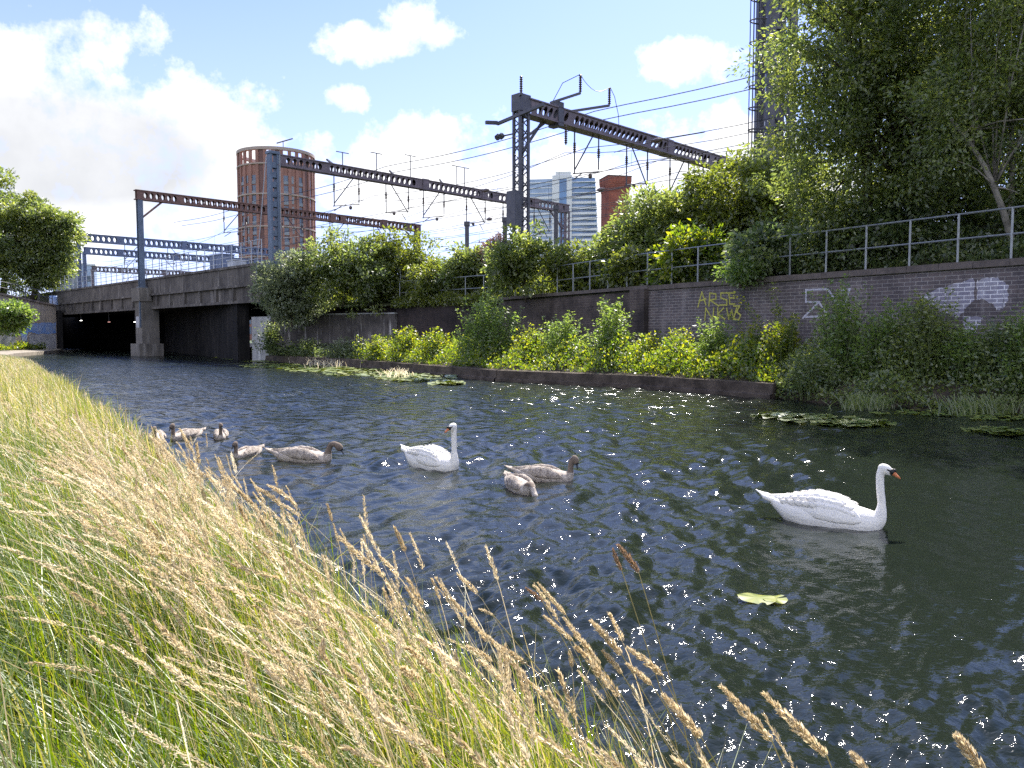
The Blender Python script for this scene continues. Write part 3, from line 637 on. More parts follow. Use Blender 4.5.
hangers(g1, (8, 13.5, 18.5, 23.5), GZ-5.5-.78, 2.0, M['steel_dark'])
# G2: blue-grey post and beam
b2 = Vector((-15.4, 51.0, 0))
g2_ = thing('catenary_gantry', 'blue grey gantry whose post stands in front of the round brick tower', 'gantry', (b2.x, b2.y, 5.3), PRZ, 'overhead line gantries')
H = GZ - 5.3
mb = MB(); mb.box(-.30, -.16, -.25, .25, 0, H); mb.box(.16, .30, -.25, .25, 0, H); z = .3
while z < H-.8: mb.box(-.16, .16, -.2, -.17, z, z+.35); mb.box(-.16, .16, .17, .2, z, z+.35); z += .62
mb.box(-.36, .36, -.3, .3, H-.05, H+.12)
obj('post', mb, M['steel_blue'], g2_, world=False)
obj('cable_conduit', MB().tube([(.34, -.2, 0), (.36, -.25, H)], .045, 6), M['galv'], g2_, world=False)
obj('stay_wire', MB().tube([(-.5, -.1, H-.3), (-1.5, -.4, 0)], .03, 5), M['galv'], g2_, world=False)
beam(g2_, 28.2, H, .74, M['steel_plum'], x0=.3)
obj('post', lattice_post(MB(), 28.2, -.2, H-.6, .6, .4), M['steel_plum'], g2_, world=False); obj('knee_brace', MB().bar((27.9, 0, H-2.2), (26.2, 0, H-.74), .12), M['steel_plum'], g2_, world=False)
hangers(g2_, (5.5, 9.8, 13.2, 17.5, 21.5, 25.2), H-.74, 2.1, M['steel_dark'])
for x, hh in ((5.2, .9), (8.0, 1.3), (11.0, 1.6), (15.5, 1.5), (16.3, 1.5)): obj('spike_insulator', MB().tube([(x, 0, H-.02), (x, 0, H+hh)], .035, 5).bar((x-.5, 0, H+hh), (x+.5, 0, H+hh), .05), M['steel_dark'], g2_, world=False)
for x in (4.5, 9.6, 14.2): obj('crossarm', MB().bar((x-.9, -.6, H+.08), (x+.4, .6, H+.1), .1), M['steel_dark'], g2_, world=False)
# G3: tall dark lattice mast with crossarms; deeper lattice beam running off behind the trees
b3 = Vector((0.45, 39.2, 0))
g3 = thing('catenary_gantry', 'tall dark lattice gantry nearest the camera with crossarms and looped jumper wire', 'gantry', (b3.x, b3.y, 5.2), PRZ, 'overhead line gantries')
H = GZ - 5.2
obj('post', lattice_post(MB(), 0, 0, H+.1, .58, .42, .42), M['steel_dark'], g3, world=False)
obj('post_cap', MB().box(-.38, .38, -.3, .3, H-.7, H+.12), M['steel_dark'], g3, world=False)
beam(g3, 27.2, H, .82, M['steel_plum'], slant=.5, x0=.4, depth=.6, cell=.40)
obj('splice_block', MB().box(2.35, 2.75, -.36, .36, H-.95, H+.25), M['steel_dark'], g3, world=False)
for z0, x1, z1 in ((H-2.0, 1.9, H-.8), (H-2.6, 1.6, H-.9)): obj('knee_brace', MB().bar((.2, .15, z0), (x1, .15, z1), .11), M['steel_dark'], g3, world=False)
obj('crossarm', MB().bar((-.3, 1.4, H-1.05), (-.3, -1.8, H-.75), .14).bar((-.3, 1.4, H-1.0), (-.9, 1.6, H-1.05), .16), M['steel_dark'], g3, world=False)
obj('crossarm', MB().bar((-.6, -.6, H-.05), (.4, .8, H+.1), .1), M['steel_dark'], g3, world=False)
obj('crossarm', MB().bar((1.9, -.2, H+.1), (3.4, -.9, H+.75), .12), M['steel_dark'], g3, world=False)
obj('crossarm', MB().bar((3.6, .1, H+.05), (5.9, -.8, H+.65), .12), M['steel_dark'], g3, world=False)
def insul(x, y, z0, z1):
    n_ = int((z1-z0)/.055); return MB().rings(x, y, [(.03, z0)] + [(.04 if q % 2 else .09, z0 + q*.055) for q in range(1, n_)] + [(.02, z1)], 8)
for x, y, z in ((3.4, -.9, H+.75), (5.9, -.8, H+.65), (0, 0, H+.12)): obj('insulator', insul(x, y, z, z+.95), M['insulator'], g3, world=False)
obj('insulator', insul(2.75, -.5, H-1.9, H-.9), M['insulator'], g3, world=False)
lp = [(3.4, -.9, H+1.7)] + [(3.4 + 2.5*k/8, -.85, H+1.7 - .5*math.sin(math.pi*k/8) - .1*k/8) for k in range(1, 9)] + [(6.6, -.6, H+1.3), (7.2, -.4, H+.5), (7.4, -.3, H-.2)]
obj('jumper_wire', MB().tube(lp, .018, 4), M['wire'], g3, world=False)
obj('jumper_wire', MB().tube([(3.4, -.9, H+1.7), (2.6, -.4, H+1.2), (2.3, 0, H+.3)], .018, 4), M['wire'], g3, world=False)
obj('equipment_box', MB().box(-.72, -.36, -.3, .3, H-6.3, H-4.6), M['steel_dark'], g3, world=False)
mb = MB()
for y in (.7, .95): mb.tube([(-.75, y, H-1.9), (-.62, y, H-1.8)], .15, 8)
mb.bar((-.3, .2, H-1.75), (-.7, .95, H-1.85), .06); obj('tension_wheel', mb, M['steel_dark'], g3, world=False)
hangers(g3, (5.0, 9.5, 13.8, 17.5, 21.5), H-.82, 2.3, M['steel_dark'])
# gantries further off on the left: blue beams on posts
for i, (px, py, z, L_, mt, lb) in enumerate(((78, 233, 13.35, 30, 'steel_far', 'distant blue beam gantry, upper of two left of the brown one'), (84, 247, 13.35, 30, 'steel_far', 'second distant blue beam gantry, just below the upper one'), (92, 266, 13.3, 34, 'steel_plum', 'farthest low purple gantry behind the bridge fence'))):
    r_ = ray(px, py); D = (z - CAMZ) / r_.z * r_.y; p = P(px, py, D)
    g = thing('catenary_gantry', lb, 'gantry', (p.x, p.y, 5.4), PRZ, 'overhead line gantries'); H = z - 5.4
    for x in (0, L_): obj('post', MB().box(x-.2, x+.2, -.2, .2, 0, H-.6), M[mt], g, world=False)
    beam(g, L_, H, .95, M[mt], cell=.6); hangers(g, (6, 11, 17, 22), H-.95, 1.9, M['steel_dark'])
# wires
def wire(name, label, s, z, T0, T1, sag=.25, r=.016, drop=None, grp='overhead wires along the tracks', slope=0.0, span=19.8):
    base = b3 + PR*s; pts = []; n_ = int((T1-T0)/2.2)
    for i in range(n_+1):
        q = T0 + (T1-T0)*i/n_; ph = (q % span)/span; pts.append(base + TR*q + Vector((0, 0, z + slope*q - sag*4*ph*(1-ph))))
    t_ = thing(name, label, 'wire', pts[0], 0, grp); obj('cable', MB().tube(pts, r, 4, cap=False), M['wire'], t_)
    if drop:
        q = T0 + 2
        while q < T1:
            p = base + TR*q; ph = (q % span)/span; zt_ = z + slope*q - sag*4*ph*(1-ph)
            obj('dropper', MB().tube([p + Vector((0,0,zt_)), p + Vector((0,0,drop))], .008, 3, cap=False), M['wire'], t_); q += 5.0
        obj('contact_wire', MB().tube([base + TR*T0 + Vector((0,0,drop)), base + TR*T1 + Vector((0,0,drop))], r, 4, cap=False), M['wire'], t_)
for s in (5.0, 9.5, 13.8, 17.5, 21.5): wire('catenary_wire', 'thin dark catenary wire with its contact wire hung below the gantry beams', s, 11.75, -60, 100, .5, .018, 10.35)
wire('feeder_wire', 'high feeder cable, upper of the pair above the gantry beams', 6.2, 14.05, -70, 60, .35, .024)
wire('feeder_wire', 'high feeder cable, lower of the pair above the gantry beams', 7.0, 13.75, -70, 60, .35, .024)
wire('feeder_wire', 'single earth wire running lower right of the feeder pair', 24.0, 12.9, -50, 0, .3, .018)
for s_, z_ in ((3.2, 11.2), (11.6, 12.1), (15.6, 9.6), (19.4, 12.2), (23.4, 11.0)): wire('return_wire', 'thin loose line sagging between the gantries among the hangers', s_, z_, -60, 100, .9, .016)
for i_, (s_, q_, ln_) in enumerate(((7.2, -3, 3.2), (10.4, 14, 2.6), (12.2, 33, 2.4), (16.0, 8, 3.0), (20.0, 24, 2.8))):
    p_ = b3 + PR*s_ + TR*q_ + Vector((0, 0, 12.0)); t_ = thing('line_insulator', 'dark insulator bead strung on a sagging overhead line', 'insulator', p_, 0, 'insulators strung on the overhead lines')
    obj('beads', MB().tube([p_ - TR*.35, p_ - TR*.1, p_ + TR*.1, p_ + TR*.35], [.06, .14, .14, .06], 7), M['insulator'], t_); obj('link', MB().tube([p_ - TR*ln_*.9 + Vector((0, 0, -.1)), p_, p_ + TR*ln_*.9 + Vector((0, 0, -.15))], .02, 4), M['wire'], t_)

# lattice signal mast with caged ladder
mp_ = P(774, 150, 44); mz = 5.3
mt_ = thing('lattice_mast', 'tall dark lattice mast rising out of the trees with a caged ladder', 'mast', (mp_.x, mp_.y, mz), R(10))
mb = MB(); w_ = 1.25
for sx in (-1, 1):
    for sy in (-1, 1): mb.box(sx*w_/2-.2, sx*w_/2+.2, sy*w_/2-.16, sy*w_/2+.16, 0, 22)
for k in range(8):
    z0, z1 = k*2.6, (k+1)*2.6
    for sy in (-1, 1):
        mb.bar((-w_/2, sy*w_/2, z0), (w_/2, sy*w_/2, z1), .14); mb.bar((w_/2, sy*w_/2, z0), (-w_/2, sy*w_/2, z1), .14); mb.bar((-w_/2, sy*w_/2, z1), (w_/2, sy*w_/2, z1), .16)
    for sx in (-1, 1): mb.bar((sx*w_/2, -w_/2, z0), (sx*w_/2, w_/2, z1), .14); mb.bar((sx*w_/2, -w_/2, z1), (sx*w_/2, w_/2, z1), .16)
obj('mast_frame', mb, M['steel_dark'], mt_, world=False)
for z in (15.8, 18.9): obj('platform', MB().box(-w_/2-.25, w_/2+.3, -w_/2-.3, w_/2+.25, z, z+.14), M['steel_dark'], mt_, world=False)
mb = MB(); lx = -w_/2-.55
for y in (-.22, .22): mb.tube([(lx, y-.8, 2), (lx, y-.8, 22)], .045, 5)
z = 2
while z < 22: mb.tube([(lx, -1.02, z), (lx, -.58, z)], .025, 4); z += .3
lad = obj('ladder', mb, M['steel_dark'], mt_, world=False)
mb = MB()
for k in range(16):
    z = 4 + k*1.15; mb.tube([(lx - .02 - .75*math.sin(a_), -.8 - .38*math.cos(a_), z) for a_ in [math.pi*i/8 for i in range(9)]], .045, 4, cap=False)
for a_ in (.5, 1.05, 1.57, 2.1, 2.64): mb.tube([(lx-.02-.75*math.sin(a_), -.8-.38*math.cos(a_), 4), (lx-.02-.75*math.sin(a_), -.8-.38*math.cos(a_), 22)], .028, 4)
obj('safety_cage', mb, M['steel_dark'], lad, world=False)
# small lineside posts above the bushes
for px, y0, y1, D, lb in ((467, 226, 250, 47, 'thin dark lineside post left of the tall lattice gantry'), (505, 222, 250, 44, 'stout dark lineside post close left of the lattice gantry mast'), (556, 210, 250, 47, 'dark lineside post in front of the glass tower')):
    p = P(px, y0, D); t_ = thing('lineside_post', lb, 'post', (p.x, p.y, 5.2))
    obj('shaft', MB().box(p.x-.12, p.x+.12, p.y-.12, p.y+.12, 4.6, p.z), M['steel_dark'], t_); obj('post_top', MB().box(p.x-.17, p.x+.17, p.y-.17, p.y+.17, p.z, p.z+.25), M['steel_dark'], t_)

# ------------------------------------------------------------------ distant buildings
# round brick tower
D = 250; c = P(279.5, 335, D); rad = 11.4; zt = P(279, 155, D).z
tw = thing('round_tower', 'round red brick apartment tower with pale ring bands and open crown', 'building', (c.x, c.y, 0))
obj('wall', MB().rings(0, 0, [(rad, 0), (rad, zt-5.2), (0, zt-5.2)], 72), M['towerbrick'], tw, smooth=False, world=False)
for py in (171, 200, 231, 260):
    z = P(279, py, D).z; obj('ring_band', MB().rings(0, 0, [(rad+.05, z-.35), (rad+.5, z-.2), (rad+.5, z+.2), (rad+.05, z+.3)], 72), M['towerpale'], tw, world=False)
obj('crown_ring', MB().rings(0, 0, [(rad-.6, zt-.9), (rad+.5, zt-.9), (rad+.5, zt), (rad-.6, zt), (rad-.6, zt-.9)], 72), M['towerpale'], tw, world=False)
NB = 30
for k in range(NB):
    a0 = 2*math.pi*k/NB; rr = random.Random(k)
    if math.sin(a0) > .35: continue                                # the back of the tower is never seen
    ca, sa = math.cos(a0), math.sin(a0); tx, ty = -sa, ca
    def pt(off_, out_, z): return (ca*(rad+out_) + tx*off_, sa*(rad+out_) + ty*off_, z)
    bay = .86
    mb = MB()
    def slab(o0, o1, q0, q1, z0, z1, mb=mb):
        mb.quadlist([pt(o0,q0,z0),pt(o1,q0,z0),pt(o1,q1,z0),pt(o0,q1,z0),pt(o0,q0,z1),pt(o1,q0,z1),pt(o1,q1,z1),pt(o0,q1,z1)], [(0,3,2,1),(4,5,6,7),(0,1,5,4),(1,2,6,5),(2,3,7,6),(3,0,4,7)])
    slab(-1.3, -.75, -.2, .34, 0, zt-.9); slab(.75, 1.3, -.2, .34, 0, zt-.9)
    obj('pilaster', mb, M['towerbrick'], tw, world=False)
    kind = (0, 1, 2, 1, 0, 2)[k % 6]; mb = MB()
    if kind:
        z = 2.0
        while z < zt-8:
            slab(-.72, .72 if kind == 1 else .1, -.1, .06, z, z+2.2, mb); z += 3.05
        obj('window', mb, M['window_glass'], tw, world=False)
        if kind == 1:
            mb = MB(); z = 1.8
            while z < zt-8: slab(-.74, .74, .06, .26, z-.25, z+.75, mb); z += 3.05
            obj('balcony', mb, M['office_grey'], tw, world=False)
    else: slab(-.72, .72, -.1, .05, 0, zt-.92, mb); obj('recess', mb, M['towerdark'], tw, world=False)
mb = MB(); mb.tube([(4, -6, zt), (4, -6, zt+3)], .12, 5); mb.bar((2, -6, zt+2.2), (7, -6, zt+3.6), .3); obj('roof_aerial', mb, M['steel_dark'], tw, world=False)
# glass tower
D = 500; s_ = D/F; c = P(564, 335, D); gt = thing('glass_tower', 'pale blue glass and white tower block behind the gantry mast', 'building', (c.x, c.y, 0), R(-8))
def zz_(py): return P(564, py, D).z
X = lambda px: (px-564)*s_
mb = MB(); mb.box(X(531), X(553), -8, 14, 0, zz_(181)); obj('glazing', mb, M['glass_pale'], gt, world=False)
mb = MB(); mb.quadlist([(X(571),-7,0),(X(602),-5,0),(X(602),14,0),(X(571),14,0),(X(571),-7,zz_(180)),(X(594),-5,zz_(180)),(X(594),14,zz_(180)),(X(571),14,zz_(180))], [(0,3,2,1),(4,5,6,7),(0,1,5,4),(1,2,6,5),(2,3,7,6),(3,0,4,7)]); obj('glazing', mb, M['glass_blue'], gt, world=False)
mb = MB(); mb.box(X(553), X(572), -9.5, 12, 0, zz_(178)); mb.box(X(556), X(571), -9, 10, zz_(178), zz_(174.5)); obj('core', mb, M['panel_white'], gt, world=False)
mb = MB(); mb.box(X(560), X(567), -9.7, -9.4, 8, zz_(182)); obj('core_glazing', mb, M['glass_blue'], gt, world=False)
z = 4
while z < zz_(183):
    k = 1 if z < zz_(198) else .35; obj('floor_band', MB().box(X(530.6), X(553), -8.3, -7.8, z, z+1.5*k), M['panel_white'], gt, world=False)
    wx = X(602) + (X(594)-X(602))*z/zz_(180)
    obj('floor_band', MB().box(X(572), wx+.3, -7.4, -4.6, z, z+1.5*k), M['panel_white'], gt, world=False); z += 3.3
# brick chimney / water tower
D = 130; s_ = D/F; c = P(614, 335, D); ch = thing('brick_tower', 'square red brick tower with a corbelled top beside the glass tower', 'tower', (c.x, c.y, 0), R(14))
zt = P(614, 178, D).z; w_ = 1.78
obj('shaft', MB().box(-w_, w_, -w_, w_, 0, zt-2.4), M['brickred'], ch, world=False)
mb = MB()
for k in range(5): q = w_ + .045*(k+1); mb.box(-q, q, -q, q, zt-2.4+.3*k, zt-2.4+.3*(k+1))
q = w_+.26; mb.box(-q, q, -q, q, zt-.9, zt-.1); obj('corbelled_top', mb, M['brickred'], ch, world=False)
obj('cap', MB().box(-w_-.3, w_+.3, -w_-.3, w_+.3, zt-.1, zt+.05), M['coping'], ch, world=False)
# grey offices low on the left
for px0, px1, py, D, mt, lb in ((58, 80, 262, 210, 'office_grey', 'grey office block low behind the left tree'), (80, 97, 266, 230, 'glass_pale', 'pale blue grey block right of the grey office')):
    s_ = D/F; c = P((px0+px1)/2, 335, D); hw = (px1-px0)/2*s_; zt = P(px0, py, D).z; ob = thing('office_block', lb, 'building', (c.x, c.y, 0), R(20))
    obj('wall', MB().box(-hw, hw, -hw, hw, 0, zt), M[mt], ob, world=False); z = 4
    while z < zt-1.5: obj('window_band', MB().box(-hw+.5, hw-.5, -hw-.12, -hw+.05, z, z+1.6), M['window_glass'], ob, world=False); z += 3.3
    obj('roof', MB().box(-hw-.3, hw+.3, -hw-.3, hw+.3, zt, zt+.5), M['panel_white'], ob, world=False)

# ------------------------------------------------------------------ vegetation
def unit(a): return a / np.maximum(np.linalg.norm(a, axis=-1, keepdims=True), 1e-9)
def leaf_quads(Cn, A, size, wr=0.42, rng=RNG):
    """one kite shaped leaf per centre: base, side, tip, side"""
    n = len(Cn); A = unit(A); S = unit(np.cross(A, rng.normal(size=(n, 3)))); Nn = np.cross(A, S); sz = size[:, None]
    V = np.empty((n, 4, 3)); V[:, 0] = Cn; V[:, 2] = Cn + A*sz - Nn*sz*.12
    V[:, 1] = Cn + A*sz*.45 + S*sz*wr*.5 + Nn*sz*.05; V[:, 3] = Cn + A*sz*.45 - S*sz*wr*.5 + Nn*sz*.05
    return V.reshape(-1, 3), np.arange(n*4).reshape(-1, 4)
def crown_points(ells, nclump, per, cr, rng, shell=.5, droop=.3, flat=.75):
    """clump centres through a union of ellipsoids (denser towards the outside), then leaves round each clump"""
    vol = np.array([e[1][0]*e[1][1]*e[1][2] for e in ells]); idx = rng.choice(len(ells), nclump, p=vol/vol.sum())
    c = np.array([e[0] for e in ells])[idx]; r = np.array([e[1] for e in ells])[idx]
    d = unit(rng.normal(size=(nclump, 3))); rad = shell + (1-shell)*rng.random(nclump)**.6; rad *= 1 + .22*rng.normal(size=nclump)
    K = c + d*r*rad[:, None]; cs = cr*rng.uniform(.55, 1.35, nclump); tc_ = rng.normal(0, .13, nclump)
    n = nclump*per; ki = np.repeat(np.arange(nclump), per)
    o = unit(rng.normal(size=(n, 3)))*(rng.random(n)**.45)[:, None]; o[:, 2] *= flat
    pos = K[ki] + o*cs[ki][:, None]
    A = o*1.0 + unit(d)[ki]*.5 + rng.normal(size=(n, 3))*.55; A[:, 2] -= droop
    tint = np.clip(.5 + tc_[ki] + rng.normal(0, .18, n), 0, 1)
    return K, pos, A, tint
def limb(mb, a, b, r0, r1, rng, sag=.12, n=5, k=5):
    a, b = Vector(a), Vector(b); L = (b-a).length; w1 = Vector(rng.normal(size=3))*L*sag*.5
    pts = [a + (b-a)*t_ + w1*math.sin(math.pi*t_) + Vector((0,0,L*sag*math.sin(math.pi*t_))) for t_ in [i/k for i in range(k+1)]]
    mb.tube(pts, [r0 + (r1-r0)*i/k for i in range(k+1)], n); return pts
def plant(name, label, cat, base, ells, nclump, per, cr, leaf, mat, group, seed, trunk_r=.12, bark=None, limbs=14, trunks=None, wr=.45, shell=.5, part=('trunk', 'crown'), droop=.3, topfrac=.45):
    rng = np.random.default_rng(seed); base = Vector(base); t_ = thing(name, label, cat, base, 0, group)
    K, pos, A, tint = crown_points(ells, nclump, per, cr, rng, shell, droop)
    mb = MB(); cc = Vector(np.mean([e[0] for e in ells], axis=0))
    for tr in (trunks or [None]):
        if tr is None: tip = base + (cc-base)*topfrac*2 ; b0 = base - Vector((0,0,.3))
        else: b0, tip = Vector(tr[0]), Vector(tr[1])
        pts = limb(mb, b0, tip, trunk_r, trunk_r*.45, rng, .06, 7, 7)
        for i in rng.choice(len(K), min(limbs, len(K)), replace=False):
            q = pts[rng.integers(3, 8)]; limb(mb, q, K[i], trunk_r*.32, trunk_r*.07, rng, .1, 4, 4)
    obj(part[0], mb, bark or M['bark'], t_, smooth=True)
    V, Q = leaf_quads(pos, A, leaf*rng.uniform(.65, 1.35, len(pos)), wr, rng)
    npmesh(part[1], V, Q, mat, t_, np.repeat(tint, 4), base); return t_
def ell(px, py, D, rx, ry, rd=None):
    s = D/F; c = P(px, py, D); return (tuple(c), (rx*s, (rd or rx)*s, ry*s))
TREES = 'trees on the railway embankment'
# big tree on the right
D = 25.5
plant('large_tree', 'largest dark leafy tree filling the upper right, its foliage over the lattice mast', 'tree', P(868, 262, D),
      [ell(850, 60, D, 75, 75), ell(930, 20, D, 110, 90), ell(880, 150, D, 100, 85), ell(960, 120, D+1.5, 95, 90), ell(870, -60, D, 90, 80), ell(818, 110, D-.6, 42, 58), ell(852, 28, D-.3, 46, 42), ell(985, 50, D+1, 70, 80), ell(790, 135, D-.5, 26, 26), ell(900, 215, D, 90, 45), ell(818, 205, D, 40, 40)],
      840, 165, .70, .145, M['leaf_mid'], TREES, 21, .2, limbs=40, trunks=[(P(868, 268, D), P(862, 60, D)), (P(930, 268, D+.8), P(900, 150, D+.8)), (P(985, 262, D+1), P(955, 60, D+1))])
D = 21.6
plant('birch_tree', 'slender tree at the right edge with a pale leaning trunk and thin see-through crown', 'tree', P(1016, 258, D),
      [ell(1000, 60, D, 60, 110), ell(1060, 90, D, 70, 130), ell(955, 120, D, 45, 55), ell(1010, -40, D, 80, 60), ell(1090, 190, D, 60, 60)],
      400, 120, .7, .13, M['leaf_mid'], TREES, 22, .1, M['birch'], 14, [(P(1018, 262, D), P(950, 118, D)), (P(1009, 262, D+.3), P(1004, 60, D+.3)), (P(1040, 262, D+.6), P(1060, 20, D+.6))])
D = 34
plant('bushy_tree', 'sunlit yellow green bushy tree between the gantry beam and the lattice mast', 'tree', P(742, 262, D),
      [ell(745, 195, D, 55, 38), ell(715, 215, D, 34, 36), ell(780, 190, D+.8, 40, 40), ell(750, 240, D, 60, 30), ell(790, 235, D, 45, 32)],
      420, 80, .55, .21, M['leaf_olive'], TREES, 23, .14, limbs=24)
D = 35
plant('small_tree', 'dark green small tree right of the square brick tower', 'tree', P(640, 268, D),
      [ell(652, 218, D, 38, 27), ell(632, 246, D, 30, 24), ell(672, 235, D, 36, 34), ell(650, 255, D, 50, 22)],
      280, 80, .6, .21, M['leaf_mid'], TREES, 24, .12, limbs=22)
# understorey behind the railing: dark shrubs
SH = 'shrubs along the embankment'
def shrub(label, px, ytop, ybot, hw, D, mat, seed, leaf=.17, dens=1.0, cat='shrub', name='shrub', cr=.5, group=SH, wr=.5):
    s = D/F; h = (ybot-ytop); rng = random.Random(seed); e = []
    for k in range(5):
        e.append(ell(px + rng.uniform(-.5, .5)*hw, ytop + h*rng.uniform(.36, .62), D + rng.uniform(-.4, .4), hw*rng.uniform(.5, .75), h*rng.uniform(.30, .44), hw*.6))
    e.append(ell(px, ytop + h*.68, D, hw*.95, h*.38, hw*.6)); e.append(ell(px + rng.uniform(-.3, .3)*hw, ytop + h*.3, D, hw*.42, h*.3, hw*.4))
    area = hw*h*s*s; nc = int(min(340, max(30, area*22*dens)))
    return plant(name, label, cat, P(px, ybot, D), e, nc, 62, cr, leaf, mat, group, seed, .05, M['bark'], 14, part=('stems', 'foliage'), shell=.4, topfrac=.3, wr=wr)
shrub('silvery grey green bush overhanging the bridge end, leftmost of the bushes', 292, 246, 322, 38, 47.5, M['leaf_grey'], 1, .2)
shrub('broad mid green bush above the setback wall, right of the silvery one', 342, 234, 302, 44, 47, M['leaf_mid'], 2, .2)
shrub('tall olive bush covering the foot of the brown gantry', 396, 232, 296, 36, 48, M['leaf_olive'], 3, .2)
shrub('low bramble tangle right of the end post of the brown gantry', 440, 258, 302, 38, 45.5, M['leaf_olive'], 4, .2)
shrub('green bush with upright tips left of the pinkish blossom', 462, 246, 298, 30, 44.5, M['leaf_mid'], 5, .2)
shrub('small pinkish brown blossoming shrub among the bushes', 492, 236, 262, 16, 44, M['blossom'], 6, .16)
shrub('dark green bush at the foot of the tall lattice gantry mast', 526, 232, 296, 40, 37.6, M['leaf_mid'], 7, .2)
shrub('yellow green bramble mound below the glass tower', 577, 246, 290, 34, 37.5, M['leaf_olive'], 8, .2)
shrub('bushy dark shrub below the square brick tower', 606, 238, 286, 28, 36, M['leaf_mid'], 9, .19)
shrub('bright yellow green large leaved shrub behind the railing below the bushy tree', 688, 228, 284, 40, 31, M['leaf_lime'], 10, .22)
shrub('yellowish shrub left of the bright large leaved one', 642, 246, 287, 28, 32.5, M['leaf_olive'], 11, .2)
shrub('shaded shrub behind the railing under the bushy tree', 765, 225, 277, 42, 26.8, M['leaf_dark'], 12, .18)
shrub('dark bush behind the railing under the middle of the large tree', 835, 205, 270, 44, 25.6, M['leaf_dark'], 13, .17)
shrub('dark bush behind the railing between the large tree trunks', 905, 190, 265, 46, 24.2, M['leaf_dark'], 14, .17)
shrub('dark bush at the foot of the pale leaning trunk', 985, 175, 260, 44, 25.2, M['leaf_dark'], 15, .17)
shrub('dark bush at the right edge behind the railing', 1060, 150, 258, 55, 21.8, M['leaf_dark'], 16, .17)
shrub('small pale green weed on the wall top just right of the railing middle', 740, 262, 279, 16, 26.4, M['leaf_fresh'], 17, .12, 1.5)
# trees left of the bridge
LT = 'trees left of the bridge'
D = 82
plant('left_tree', 'broad green tree at the left edge above the wing wall', 'tree', P(2, 296, D), [ell(-5, 225, D, 34, 40), ell(-25, 245, D, 50, 42), ell(16, 252, D, 26, 28), ell(2, 195, D, 20, 24), ell(-14, 190, D, 16, 16), ell(10, 278, D, 30, 18), ell(20, 222, D, 18, 16)], 300, 110, 1.0, .34, M['leaf_mid'], LT, 31, .35, limbs=24)
plant('left_tree', 'rounder green tree with a dark trunk next to the bridge end', 'tree', P(33, 298, D+1), [ell(46, 226, D+1, 24, 24), ell(64, 246, D+1, 15, 18), ell(40, 255, D+1, 24, 24), ell(34, 208, D+1, 16, 14), ell(58, 222, D+1, 16, 14), ell(52, 270, D+1, 20, 14)], 200, 110, .9, .34, M['leaf_mid'], LT, 32, .32, limbs=18)
plant('left_tree', 'darker tree far left outside the bank behind the other two', 'tree', P(-60, 298, D+5), [ell(-60, 220, D+5, 50, 60), ell(-85, 250, D+5, 50, 40)], 160, 60, 1.3, .55, M['leaf_dark'], LT, 33, .35, limbs=14)
shrub('bright bush hanging over the wing wall at the left edge', 8, 300, 330, 22, 71.5, M['leaf_fresh'], 34, .3, .9, group='bushes by the wing wall', cr=.6)

# waterside plants: upright leafy stems
WS = 'wild plants on the far waterside'
def herb(label, px, ytop, ybot, hw, D, mat, seed, nst=46, leaf=.11, lean=0.0, group=WS, name='waterside_plant'):
    rng = np.random.default_rng(seed); s = D/F; b = P(px, ybot, D); b.z = max(b.z, .15); top = P(px, ytop, D).z; H = (top - b.z)*1.12
    t_ = thing(name, label, 'plant', b, 0, group); mb = MB(); pos = []; A = []; tt = []
    for i in range(nst):
        u_ = rng.normal()*.48; u_ = max(-1.1, min(1.1, u_)); x0 = b.x + u_*hw*s*.8; y0 = b.y + rng.normal()*hw*s*.32
        h = H*(1 - .42*abs(u_)**1.5)*rng.uniform(.62, 1.0); lx = lean*h + u_*hw*s*.35 + rng.normal()*.10*h; ly = rng.normal()*.1*h
        n_ = int(max(14, h*30))
        pts = [Vector((x0 + lx*t_*t_, y0 + ly*t_*t_, b.z - .1 + h*t_)) for t_ in (0, .35, .7, 1)]
        mb.tube(pts, [.012, .010, .007, .004], 4, cap=False); tint0 = rng.normal(0, .12)
        ts = rng.uniform(.12, 1.0, n_)
        for q in ts:
            a_ = rng.uniform(0, 6.283); out_ = rng.uniform(.02, .12)*(1.15-q)*2
            pos.append((x0 + lx*q*q + math.cos(a_)*out_, y0 + ly*q*q + math.sin(a_)*out_, b.z + h*q))
            A.append((math.cos(a_), math.sin(a_), rng.uniform(-.45, .75))); tt.append(np.clip(.30 + .38*q + tint0 + rng.normal(0, .13), 0, 1))
    pos = np.array(pos); A = np.array(A) + rng.normal(size=(len(A), 3))*.2
    V, Q = leaf_quads(pos, A, leaf*rng.uniform(.6, 1.4, len(pos)), .42, rng)
    obj('stems', mb, M['stem'], t_); npmesh('foliage', V, Q, mat, t_, np.repeat(np.array(tt), 4), b); return t_
